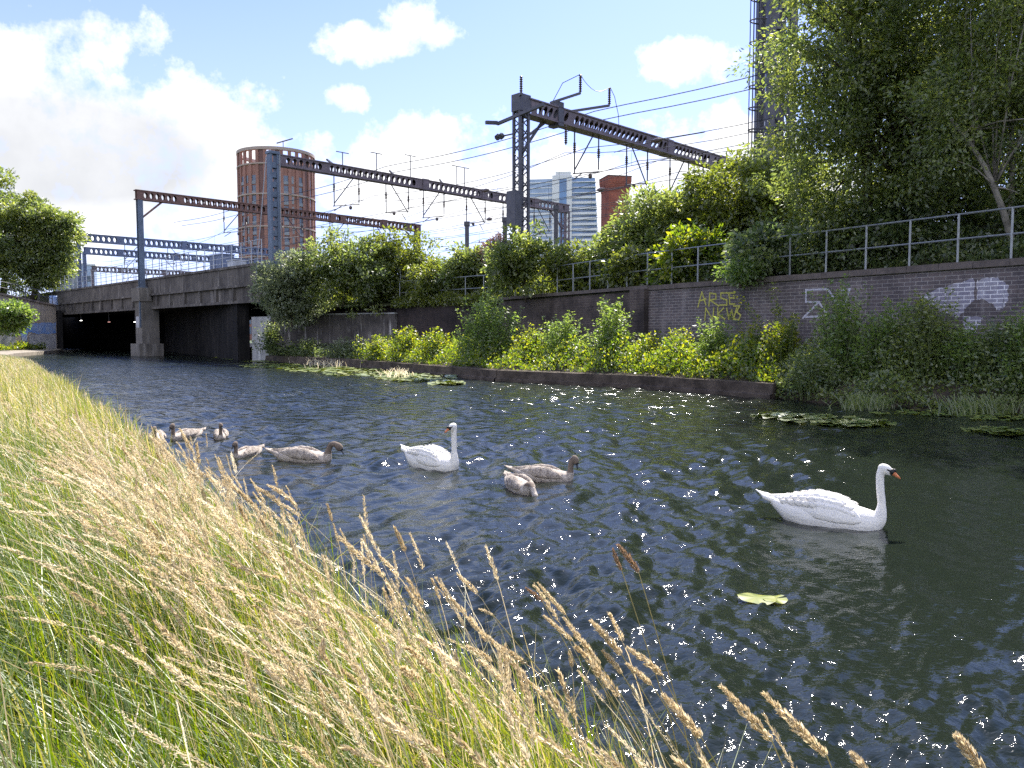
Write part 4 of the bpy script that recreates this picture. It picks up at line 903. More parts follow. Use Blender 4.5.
for lb, px, yt, yb, hw, D, mt, n_, lf in (
    ('dark green young shrub against the pale wall panel by the bridge', 272, 324, 352, 15, 49, 'leaf_dark', 40, .16),
    ('low dark green growth left part of the stained concrete wall', 305, 338, 356, 22, 47, 'leaf_dark', 40, .15),
    ('low dull brownish growth at the middle of the stained concrete wall', 345, 338, 360, 22, 44, 'leaf_grey', 40, .14),
    ('golden yellow low plant at the left end of the sunlit waterside row', 378, 338, 366, 16, 40, 'leaf_lime', 50, .13),
    ('golden lime plant, second in the sunlit waterside row', 405, 328, 367, 20, 38, 'leaf_lime', 60, .13),
    ('lime green plant left of the tallest waterside bush', 436, 330, 369, 20, 36, 'leaf_lime', 60, .13),
    ('tallest pale green bushy plant by the water with many upright tips', 489, 300, 372, 36, 33, 'leaf_fresh', 110, .13),
    ('yellowish plant just right of the tallest waterside bush', 530, 328, 374, 18, 31, 'leaf_lime', 46, .12),
    ('dense dark based green nettle clump midway along the ledge', 562, 316, 376, 24, 30, 'leaf_fresh', 70, .12),
    ('pointed green plant standing tall in front of the grimy wall', 612, 303, 380, 22, 28.2, 'leaf_fresh', 66, .12),
    ('low yellow lime plant below the brick pilaster', 648, 334, 382, 22, 27, 'leaf_lime', 56, .11),
    ('bright green plant under the left end of the yellow writing', 678, 328, 384, 20, 26, 'leaf_lime', 56, .11),
    ('leafy green plant with a drooping tip under the yellow writing', 712, 322, 386, 24, 25, 'leaf_fresh', 72, .115),
    ('low bright lime plant between the yellow writing and the white lines', 748, 330, 388, 22, 24, 'leaf_lime', 60, .11),
    ('sunlit yellow green plant at the right end of the ledge', 785, 318, 390, 24, 23, 'leaf_lime', 66, .11),
    ('tall thin plant in front of the white line graffiti', 840, 284, 400, 26, 21, 'leaf_fresh', 60, .105),
    ('dark shaded leafy plant right of the ledge end by the water', 815, 352, 408, 24, 20, 'leaf_dark', 60, .11),
    ('dark green bushy plant left of the pale painted patch', 888, 304, 402, 34, 20, 'leaf_fresh', 100, .11),
    ('tall dark green plant before the left end of the pale painted patch', 925, 298, 408, 32, 19.2, 'leaf_mid', 100, .105),
    ('shaded green plant under the pale painted patch', 965, 322, 412, 32, 18.6, 'leaf_fresh', 90, .105),
    ('dark plant with cream flower heads right of the pale painted patch', 1000, 318, 414, 30, 18.0, 'leaf_dark', 90, .105),
    ('tall plant at the right edge by the water', 1040, 308, 420, 34, 17.2, 'leaf_fresh', 90, .105)):
    herb(lb, px, yt, yb, hw, D, M[mt], 100 + px, n_, lf)
herb('single long arching stem leaning left over the yellow lime plants', 770, 296, 372, 10, 24.2, M['leaf_lime'], 777, 5, .12, -.55)
herb('thin upright sprig in front of the brick wall between the two graffiti', 784, 285, 372, 4, 24.6, M['leaf_lime'], 778, 3, .11, -.12)

# ground cover too fine to count
def cover(name, label, pts, n, leaf, mat, hgt, seed, cat='undergrowth'):
    """low leaves scattered over quads of ground given as (a, b, c, d) corner points"""
    rng = np.random.default_rng(seed); per = n // len(pts); allp = []
    for a, b_, c_, d_ in pts:
        a, b_, c_, d_ = map(np.array, (a, b_, c_, d_)); u_ = rng.random((per, 1)); v_ = rng.random((per, 1))
        q = (a*(1-u_) + b_*u_)*(1-v_) + (d_*(1-u_) + c_*u_)*v_; hh = hgt*(.6 + .6*np.sin(q[:, 0]*2.1)*np.sin(q[:, 1]*1.7)); q[:, 2] += rng.random(per)*np.maximum(hh, .1); allp.append(q)
    pos = np.concatenate(allp); A = rng.normal(size=pos.shape); A[:, 2] += .5
    V, Q = leaf_quads(pos, A, leaf*rng.uniform(.6, 1.4, len(pos)), .5, rng)
    o = npmesh(name, V, Q, mat, None, np.repeat(np.clip(rng.normal(.5, .22, len(pos)), 0, 1), 4)); tag(o, label, cat, None, 'stuff'); return o
def strip(A_, B_, f0, f1, z0, z1, i0, i1):
    out = []
    for i in range(i0, i1):
        def q(k, f, z): (ax, ay), (bx, by) = A_[k], B_[k]; return (ax+(bx-ax)*f, ay+(by-ay)*f, z)
        out.append((q(i, f0, z0), q(i+1, f0, z0), q(i+1, f1, z1), q(i, f1, z1)))
    return out
cover('undergrowth', 'low sunlit weeds covering the strip between the ledge and the brick wall', strip(EDGE, WALL, .02, .95, .42, .7, 7, 11), 46000, .115, M['leaf_lime'], 1.05, 5)
cover('undergrowth', 'shaded tangled weeds on the bank right of the ledge down to the water', strip(EDGE, WALL, -.03, .95, .02, .75, 0, 7), 42000, .10, M['leaf_mid'], 1.1, 6)
cover('undergrowth', 'low dark weeds on the bank before the stained concrete wall', strip(EDGE, WALL, .05, .95, .35, .7, 11, 13), 12000, .14, M['leaf_dark'], .5, 7)
wallo = [(x + N2.x*.1, y + N2.y*.1) for x, y in WALL]; walli = [(x + N2.x*3.6, y + N2.y*3.6) for x, y in WALL]
cover('bramble_cover', 'brambles and ivy spread over the embankment slope behind the railing', strip(wallo, walli, .1, 1, 3.65, 4.9, 8, 13), 42000, .17, M['leaf_olive'], 1.0, 8)
cover('bramble_cover', 'dark ground plants under the large trees behind the railing', strip(wallo, walli, .16, 1, 3.65, 4.9, 1, 8), 20000, .15, M['leaf_dark'], .7, 9)
wf = [(x - N2.x*.35, y - N2.y*.35) for x, y in WALL]
cover('trailing_ivy', 'yellow green ivy trailing over the wall top near the railing end', strip(wf, wallo, 0, 1, 3.25, 3.7, 9, 11), 5200, .15, M['leaf_olive'], .5, 10)
cover('weeds', 'dry yellow weeds at the foot of the left wing wall', [((-49.3, 68.5, .28), (-47.0, 77.5, .28), (-45.9, 77.0, .28), (-47.6, 68, .28))], 3000, .22, M['leaf_lime'], .7, 12)

# lily pads, floating in mats
def pads(name, label, outline_pts, n, seed, rad=.13):
    rng = np.random.default_rng(seed); V = []; Q = []; T_ = []; cen = []
    while len(cen) < n:
        k = rng.integers(len(outline_pts)); px, py, rx, ry = outline_pts[k]; a_ = rng.uniform(0, 6.283); q = math.sqrt(rng.random())
        p = G(px + math.cos(a_)*rx*q, py + math.sin(a_)*ry*q); cen.append(p); r_ = rad*rng.uniform(.6, 1.35); tl = rng.normal(0, .07, 2); b0 = rng.uniform(0, 6.283); z0 = .012 + rng.random()*.02 + (rng.random() < .2)*rng.uniform(.01, .05); tv = np.clip(rng.normal(.55, .25), 0, 1); o = len(V)
        V.append((p.x, p.y, z0))
        for i in range(11):
            t_ = b0 + .25 + (6.283-.5)*i/10; x_, y_ = math.cos(t_)*r_, math.sin(t_)*r_; V.append((p.x+x_, p.y+y_, z0 + .004 + x_*tl[0] + y_*tl[1] + .012*math.sin(3*t_)))
        for i in range(0, 10, 2): Q.append((o, o+1+i, o+2+i, o+3+i))
        T_ += [tv]*12
    ob = npmesh(name, np.array(V), np.array(Q), M['lily'], None, np.array(T_)); tag(ob, label, 'lily pads', None, 'stuff'); return ob
pads('lily_pads', 'long mat of yellow green lily pads along the far ledge', [(275, 366, 34, 2.2), (320, 369, 40, 3.2), (370, 373, 45, 4.5), (415, 378, 38, 4), (447, 384, 14, 1.5)], 620, 3, .19)
pads('lily_pads', 'mat of glinting lily pads in front of the ledge end', [(785, 417, 32, 2.6), (820, 421, 40, 5), (855, 424, 30, 4), (875, 425, 16, 2)], 230, 4, .12)
pads('lily_pads', 'dim mat of lily pads at the right edge of the water', [(985, 431, 24, 2), (1012, 434, 18, 2)], 90, 5, .11)
pads('lily_pads', 'faint thin weed mat along the shaded bank', [(930, 414, 60, 2.5), (1000, 418, 40, 3)], 130, 6, .09)
pads('lily_pads', 'dark shaded lily pads by the bridge mouth', [(240, 358, 26, 2), (265, 361, 20, 2)], 110, 7, .22)
def leaf_pad(label, px, py, rx, ry, rot):
    p = G(px, py); mb = MB(); mb.v.append(Vector((0, 0, .02)))
    for i in range(25):
        t_ = .12 + (6.283-.24)*i/24; x_, y_ = math.cos(t_)*rx, math.sin(t_)*ry; mb.v.append(Vector((x_, y_, .016 + .006*math.sin(2*t_+1) + .004*math.sin(5*t_))))
    for i in range(24): mb.f.append((0, i+1, i+2))
    me = bpy.data.meshes.new('floating_leaf'); me.from_pydata([tuple(v) for v in mb.v], [], mb.f)
    at = me.attributes.new('tint', 'FLOAT', 'POINT'); at.data.foreach_set('value', [float(min(1, max(0, .5 + .5*math.sin(k*1.9 + px)))) for k in range(len(mb.v))])
    o = link('floating_leaf', me, M['lily'], None, True); o.data.materials.clear(); o.data.materials.append(M['lily_leaf']); o.location = (p.x, p.y, 0); o.rotation_euler = (0, 0, rot); tag(o, label, 'leaf'); return o
leaf_pad('yellow green lily leaf floating alone below the large swan, left of the pair', 757, 600.5, .125, .10, 2.6)
leaf_pad('smaller yellow green lily leaf overlapping the right of the floating pair', 775, 601.5, .085, .07, .4)
# pale reed tufts among the pads
def reeds(name, label, px, py, hw, n, h, seed, mat, D=None):
    rng = np.random.default_rng(seed); V = []; Q = []; T_ = []
    for i in range(n):
        p = G(px + rng.normal()*hw*.5, py + rng.normal()*1.2); hh = h*rng.uniform(.5, 1.1); lx, ly = rng.normal(0, .55, 2)*hh; w_ = .012; o = len(V)
        for q in (0, .5, 1): V += [(p.x + lx*q*q - w_*(1-q*.5), p.y + ly*q*q, hh*q), (p.x + lx*q*q + w_*(1-q*.5), p.y + ly*q*q, hh*q)]
        Q += [(o, o+1, o+3, o+2), (o+2, o+3, o+5, o+4)]; T_ += [rng.uniform(.5, 1)]*6
    o = npmesh(name, np.array(V), np.array(Q), mat, None, np.array(T_)); tag(o, label, 'reeds', None, 'stuff')
reeds('reed_tufts', 'pale wispy flowering tufts rising from the left lily pads', 325, 366, 26, 130, .42, 1, M['straw'])
reeds('reed_tufts', 'smaller pale wispy tufts at the right of the long lily mat', 398, 376, 18, 60, .34, 2, M['straw'])
reeds('sedge_clump', 'dull green sedge drooping over the shaded bank edge', 868, 409, 26, 200, .38, 3, M['leaf_dark'])
reeds('sedge_clump', 'second drooping sedge clump nearer the right edge', 985, 414, 40, 320, .40, 4, M['leaf_dark'])

# ------------------------------------------------------------------ foreground grass
WIND = np.array([-0.80, 0.25, 0.0])
def bank_zs(u, s): return np.interp(u, [a for a, _ in BANK], [b_ for _, b_ in BANK]) + .04*np.sin(s*1.7 + u*2.1)
EDGE_IN = .30
def grass(name, label, n, u0, u1, s0, s1, hmin, hmax, wd, lean, tintf, seed, mat, nseg=4, power=1.0, cat='grass'):
    rng = np.random.default_rng(seed); u_ = rng.uniform(u0, u1, n); s_ = s0 + (s1-s0)*rng.random(n)**power
    u_ = u_ - EDGE_IN*np.clip((s_-1.5)/1.5, 0, 1)*np.clip(u_/1.2, 0, 1)*(hmax > .3)
    patch = .5 + .5*np.sin(u_*2.6 + 1.3*np.sin(s_*1.1)) * np.sin(s_*1.9 + .7)
    x = N2.x*u_ + C2.x*s_; y = N2.y*u_ + C2.y*s_; z = bank_zs(u_, s_) - .03
    keep = (x*x + y*y) > .40; x, y, z, u_, s_, patch = (a[keep] for a in (x, y, z, u_, s_, patch)); n = len(x)
    h = rng.uniform(hmin, hmax, n)*(.8 + .35*patch)*np.where(u_ > 1.35, .8, 1.0); ln = lean*rng.uniform(.1, 1.5, n)
    dirx = WIND[0] + rng.normal(0, .6, n); diry = WIND[1] + rng.normal(0, .6, n)
    a_ = rng.uniform(0, 6.283, n); sx, sy = np.cos(a_), np.sin(a_); w_ = wd*rng.uniform(.6, 1.4, n)
    V = np.empty((n, nseg+1, 2, 3))
    for k in range(nseg+1):
        q = k/nseg; bx = dirx*ln*h*q**1.7; by = diry*ln*h*q**1.7; bz = h*q*(1 - .25*ln*q); ww = w_*(1 - q)**.6 if k < nseg else w_*.06
        V[:, k, 0] = np.stack([x+bx-sx*ww, y+by-sy*ww, z+bz], 1); V[:, k, 1] = np.stack([x+bx+sx*ww, y+by+sy*ww, z+bz], 1)
    base = (np.arange(n)*(nseg+1)*2)[:, None]; Q = np.concatenate([base + np.array([[2*k, 2*k+1, 2*k+3, 2*k+2]]) for k in range(nseg)], 0)
    tint = np.clip(tintf(u_, s_, rng, n), 0, 1)
    o = npmesh(name, V.reshape(-1, 3), Q, mat, None, np.repeat(tint, (nseg+1)*2)); return tag(o, label, cat, None, 'stuff')
def tg(u, s, rng, n): return .20 + .05*np.clip(u, 0, 1) + .16*np.clip((u-.2)/1.4, 0, 1) + rng.normal(0, .13, n) + (rng.random(n) < .18)*.4
def tgf(u, s, rng, n): return .42 + rng.normal(0, .16, n) + (rng.random(n) < .3)*.4
grass('long_grass', 'long green summer grass on the near bank', 62000, -2.6, 1.72, .2, 8.5, .28, .62, .0034, .75, tg, 1, M['grass'], 4, 1.5)
grass('long_grass', 'long dry grass further along the near bank', 52000, -4.5, 1.75, 8, 24, .35, .70, .0065, .7, tgf, 2, M['grass'], 3, 1.2)
grass('long_grass', 'pale grass at the far end of the near bank', 22000, -6, 1.8, 24, 46, .18, .42, .014, .6, tgf, 3, M['grass'], 2, 1.2)
SPK = None
def seed_heads(name, label, n, u0, u1, s0, s1, hmin, hmax, hl, hr, K, seed, lean=.8, power=1.0, stem_w=.0013, sub=1.0, clump=0):
    """stalks with a feathery seed head along the last part of each"""
    rng = np.random.default_rng(seed)
    if clump:
        cu = rng.uniform(u0, u1, clump); cs = s0 + (s1-s0)*rng.random(clump)**power; k = rng.integers(clump, size=n); u_ = cu[k] + rng.normal(0, .16, n); s_ = cs[k] + rng.normal(0, .16, n)
        u_ = np.clip(u_, -4, 1.72)
    else: u_ = rng.uniform(u0, u1, n); s_ = s0 + (s1-s0)*rng.random(n)**power
    u_ = u_ - EDGE_IN*np.clip((s_-1.5)/1.5, 0, 1)*np.clip(u_/1.2, 0, 1)
    x = N2.x*u_ + C2.x*s_; y = N2.y*u_ + C2.y*s_; keep = (x*x + y*y) > .55; u_, s_, x, y = (a[keep] for a in (u_, s_, x, y)); n = len(x); z = bank_zs(u_, s_) - .03
    h = rng.uniform(hmin, hmax, n); ln = lean*rng.uniform(.3, 1.3, n); dx = WIND[0] + rng.normal(0, .34, n); dy = WIND[1] + rng.normal(0, .36, n); hd = hl*rng.uniform(.6, 1.25, n); pw = rng.uniform(1.4, 2.3, n)
    def cur(q): return np.stack([x + dx*ln*h*q**pw, y + dy*ln*h*q**pw, z + h*q*(1 - .22*ln*q*q)], 1)
    ns = 6; V = np.empty((n, ns+1, 2, 3)); a_ = rng.uniform(0, 6.283, n); sx = np.stack([np.cos(a_), np.sin(a_), 0*a_], 1)*stem_w
    for k in range(ns+1): p = cur(np.full(n, k/ns)); V[:, k, 0] = p - sx; V[:, k, 1] = p + sx
    base = (np.arange(n)*(ns+1)*2)[:, None]; Q1 = np.concatenate([base + np.array([[2*k, 2*k+1, 2*k+3, 2*k+2]]) for k in range(ns)], 0)
    tn = np.clip(rng.normal(.5, .2, n), 0, 1); V1 = V.reshape(-1, 3); t1 = np.repeat(np.clip(tn-.15, 0, 1), (ns+1)*2)
    L = h*np.sqrt(1 + ln**2)*1.0; qf = hd/L; f = (np.arange(K) + .5)/K; pos = np.empty((n, K, 3)); A = np.empty((n, K, 3))
    q0 = 1 - qf
    for k in range(K):
        q = q0 + qf*f[k]*1.02; p = cur(q); d = unit(cur(q + .02) - p); prof = (math.sin(math.pi*min(1, .12 + f[k]*.88))**.7)*(1 - .35*f[k])
        o = rng.normal(size=(n, 3)); o -= d*(o*d).sum(1, keepdims=True); o = unit(o); pos[:, k] = p + o*hr*prof*.35; A[:, k] = d*1.0 + o*.55*(1.2-f[k]*.6)
    V2, Q2 = leaf_quads(pos.reshape(-1, 3), A.reshape(-1, 3), np.repeat(hr*1.75*rng.uniform(.7, 1.2, n), K)*rng.uniform(.7, 1.3, n*K)*sub, .30, rng)
    t2 = np.clip(np.repeat(tn, K) + rng.normal(0, .14, n*K), 0, 1)
    o = npmesh(name, np.concatenate([V1, V2]), np.concatenate([Q1, Q2 + len(V1)]), M['straw'], None, np.concatenate([t1, np.repeat(t2, 4)])); return tag(o, label, 'grass', None, 'stuff')
seed_heads('seed_grass', 'feathery tan seed heads crowding the near bank edge', 900, .72, 1.6, .25, 8.5, .50, .80, .14, .0072, 100, 11, .85, 1.25, clump=110)
seed_heads('seed_grass', 'thin whitish seed stalks scattered through the green grass', 1050, -2.2, 1.2, .2, 8.0, .44, .80, .11, .0032, 46, 12, .75, 1.4)
seed_heads('seed_grass', 'tan seed heads further along the bank', 2300, -2.5, 1.6, 8, 24, .42, .70, .15, .0085, 34, 13, .8, 1.2, .0022)
seed_heads('seed_grass', 'pale seed heads at the far end of the bank', 1500, -3, 1.75, 24, 44, .28, .55, .16, .012, 12, 14, .7, 1.2, .004)

seed_heads('seed_grass', 'taller tan seed heads arching up along the water side of the bank', 190, .7, 1.5, .9, 4.6, .66, .92, .15, .0085, 110, 15, .75, 1.2, clump=70)
grass('side_grass', 'long grass on the higher part of the near bank away from the water', 30000, -7.5, -2.4, -4, 12, .28, .60, .005, .7, tg, 18, M['grass'], 3, 1.0)
grass('edge_grass', 'short olive grass along the very edge of the near bank', 9000, 1.1, 1.78, .6, 16, .10, .28, .0035, .7, tgf, 17, M['grass'], 3, 1.4)
grass('broad_weeds', 'broader green leaf blades low in the near grass', 5200, -2.4, 1.5, .3, 7, .18, .46, .0085, .6, lambda u, s, g, n: .12 + g.normal(0, .1, n), 16, M['grass'], 4, 1.4)

# single stalks standing clear of the rest against the water
STALK = 'tall seed heads standing out against the water'
def stalk(label, head, zh, base_shift, rad=.010, seed=0, mt='straw', K=420):
    """head = image points from tip to the lower end of the seed head; zh = its height over the water"""
    rng = np.random.default_rng(900 + seed); Ds = (CAMZ - zh)/(-ray(*head[-1]).z)*ray(*head[-1]).y
    pts = [P(px, py, Ds + .02*i) for i, (px, py) in enumerate(head[::-1])]          # lower end first
    b = Vector((pts[0].x + base_shift[0], pts[0].y + base_shift[1], 0)); u_ = uof(b)
    if u_ > 1.7: b -= N2*(u_-1.7)
    b.z = float(bank_zs(uof(b), 0)) - .04; t_ = thing('grass_stalk', label, 'grass stalk', b, 0, STALK)
    m1 = pts[0] + (b - pts[0])*.5 + Vector((.03, 0, .05)); d0 = (pts[-1]-pts[0])
    st = [b, b + (m1-b)*.5 + Vector((.01, 0, .03)), m1, pts[0]] + [pts[0] + d0*.5]
    obj('stem', MB().tube(st, [.0022, .002, .0017, .0014, .001], 5), M['straw_stem'], t_)
    rad *= .82; path = np.array([list(p) for p in pts]); f = np.linspace(0, 1, K); seg = np.linspace(0, 1, len(path)); p = np.stack([np.interp(f, seg, path[:, i]) for i in range(3)], 1)
    d = unit(np.gradient(p, axis=0)); o = rng.normal(size=(K, 3)); o -= d*(o*d).sum(1, keepdims=True); o = unit(o)
    prof = (np.sin(np.pi*np.clip(.14 + f*.84, 0, 1))**.7)*(1 - .4*f); lump = .75 + .35*np.sin(f*27 + seed)
    V, Q = leaf_quads(p + o*(rad*prof*lump)[:, None]*.55, d*1.0 + o*.6, rad*1.35*rng.uniform(.5, 1.4, K)*(.5 + .6*prof), .30, rng)
    npmesh('seed_head', V, Q, M[mt], t_, np.repeat(np.clip(rng.normal(.5, .2, K), 0, 1), 4), b)
M['straw_stem'] = surf('straw_stem', (0.36, 0.30, 0.12), 0.6, 0.3, 9)
M['seed_brown'] = leafmat('seed_brown', [(0.0, (0.16, 0.09, 0.035)), (0.5, (0.30, 0.20, 0.11)), (1.0, (0.42, 0.30, 0.18))], trans=0.35, tmul=1.3)
SX = (.40, -.06)
for i, (lb, hd, zh, sh, rr, mt) in enumerate((
    ('tan seed head pointing up left over mid water, left of the cluster', [(464,614),(476,627),(491,641)], .70, SX, .009, 'straw'),
    ('fat tan seed head just right of the leftmost clear one', [(488,636),(503,652),(523,674)], .70, SX, .011, 'straw'),
    ('thin short seed head on a long bare curving stalk', [(479,609),(485,611),(493,615)], .80, (.62, -.1), .006, 'straw'),
    ('small reddish tan seed head topmost left in the cluster', [(526,588),(534,594),(543,602)], .82, SX, .008, 'seed_brown'),
    ('long slim tan seed head beside the reddish one', [(538,583),(551,598),(566,615)], .82, SX, .009, 'straw'),
    ('tan seed head below the long slim one', [(544,616),(557,627),(573,641)], .78, SX, .009, 'straw'),
    ('long lumpy tan seed head in the middle of the cluster', [(564,618),(581,640),(600,665)], .78, SX, .011, 'straw'),
    ('pale fat seed head in front of the brightest sparkles', [(591,621),(606,637),(622,655)], .78, SX, .013, 'straw'),
    ('short pale seed head tucked under the fat pale one', [(603,651),(612,661),(622,674)], .74, SX, .010, 'straw'),
    ('dark brown seed head highest above the water', [(618,545),(628,557),(639,573)], .98, (.30, -.05), .011, 'seed_brown'),
    ('slim brown seed head left of the highest one', [(613,549),(616,559),(622,571)], .98, (.32, -.05), .008, 'seed_brown'),
    ('straight tan seed head on an olive stalk right of the sparkles', [(628,648),(645,660),(663,676)], .80, (.28, -.05), .011, 'straw'),
    ('tan seed head crossing below the straight one', [(627,664),(638,673),(652,685)], .76, SX, .010, 'straw'),
    ('fluffy pale seed head at the right of the cluster', [(663,695),(681,714),(702,738)], .78, (.25, -.05), .014, 'straw'),
    ('single golden seed head left of the two in the dark water', [(721,686),(745,712),(772,741)], .86, (.22, -.04), .012, 'straw'),
    ('single golden seed head right of the two in the dark water', [(764,693),(795,725),(827,756)], .86, (.20, -.04), .013, 'straw'),
    ('golden seed head tip at the bottom right edge', [(957,736),(970,753),(986,775)], .92, (.16, -.03), .013, 'straw'),
    ('short golden tip cut off by the bottom edge', [(852,753),(860,763),(870,776)], .84, (.20, -.03), .010, 'straw'),
    ('lone tan seed head furthest left over the blue water', [(223,478),(231,485),(242,494)], .98, (.35, -.05), .012, 'straw'),
    ('upper left tan seed head of the nodding pair by the bank', [(256,487),(268,494),(282,506)], .92, (.4, -.05), .013, 'straw'),
    ('upper right tan seed head of the nodding pair by the bank', [(268,485),(281,492),(297,506)], .92, (.4, -.05), .013, 'straw'),
    ('long drooping double seed head standing above the bank edge', [(339,537),(358,554),(385,577)], .88, (.42, -.06), .013, 'straw'),
    ('tan seed head hiding the leftmost cygnet', [(150,436),(162,448),(176,461)], .92, (.42, -.06), .016, 'straw'),
    ('slim tan seed head in front of the cygnet facing us', [(180,429),(186,440),(193,452)], .98, (.42, -.06), .014, 'straw'),
    ('tan seed head below and right of the leftmost cygnets', [(189,459),(195,467),(203,478)], .92, (.42, -.06), .014, 'straw'))):
    stalk(lb, hd, zh, sh, rr, i, mt)

# ------------------------------------------------------------------ swans
def remeshed(mb, voxel, smooth=6):
    me = bpy.data.meshes.new('tmp'); me.from_pydata([tuple(v) for v in mb.v], [], mb.f); me.update(); o = bpy.data.objects.new('tmp', me); C.objects.link(o)
    r_ = o.modifiers.new('r', 'REMESH'); r_.mode = 'VOXEL'; r_.voxel_size = voxel; sm = o.modifiers.new('s', 'SMOOTH'); sm.iterations = smooth; sm.factor = .5
    dg = bpy.context.evaluated_depsgraph_get(); new = bpy.data.meshes.new_from_object(o.evaluated_get(dg)); bpy.data.objects.remove(o); bpy.data.meshes.remove(me); return new
def spline(pts, n):
    pts = [Vector(p) for p in pts]; out = []; P_ = [pts[0]*2 - pts[1]] + pts + [pts[-1]*2 - pts[-2]]
    for i in range(len(pts)-1):
        a, b_, c_, d_ = P_[i:i+4]
        for k in range(n):
            t_ = k/n; out.append(.5*((2*b_) + (c_-a)*t_ + (2*a-5*b_+4*c_-d_)*t_*t_ + (3*b_-a-3*c_+d_)*t_**3))
    return out + [pts[-1]]
def loft(mb, secs, n=18):
    """body sections along local x: (x, z centre, half width, half height)"""
    o = len(mb.v)
    for x, zc, hw, hh in secs:
        for k in range(n):
            t_ = 2*math.pi*k/n; mb.v.append(Vector((x, hw*math.cos(t_), zc + hh*math.sin(t_))))
    for i in range(len(secs)-1):
        for k in range(n): mb.f.append((o+i*n+k, o+i*n+(k+1) % n, o+(i+1)*n+(k+1) % n, o+(i+1)*n+k))
    mb.f.append(tuple(range(o, o+n))[::-1]); mb.f.append(tuple(o+(len(secs)-1)*n + k for k in range(n))); return mb
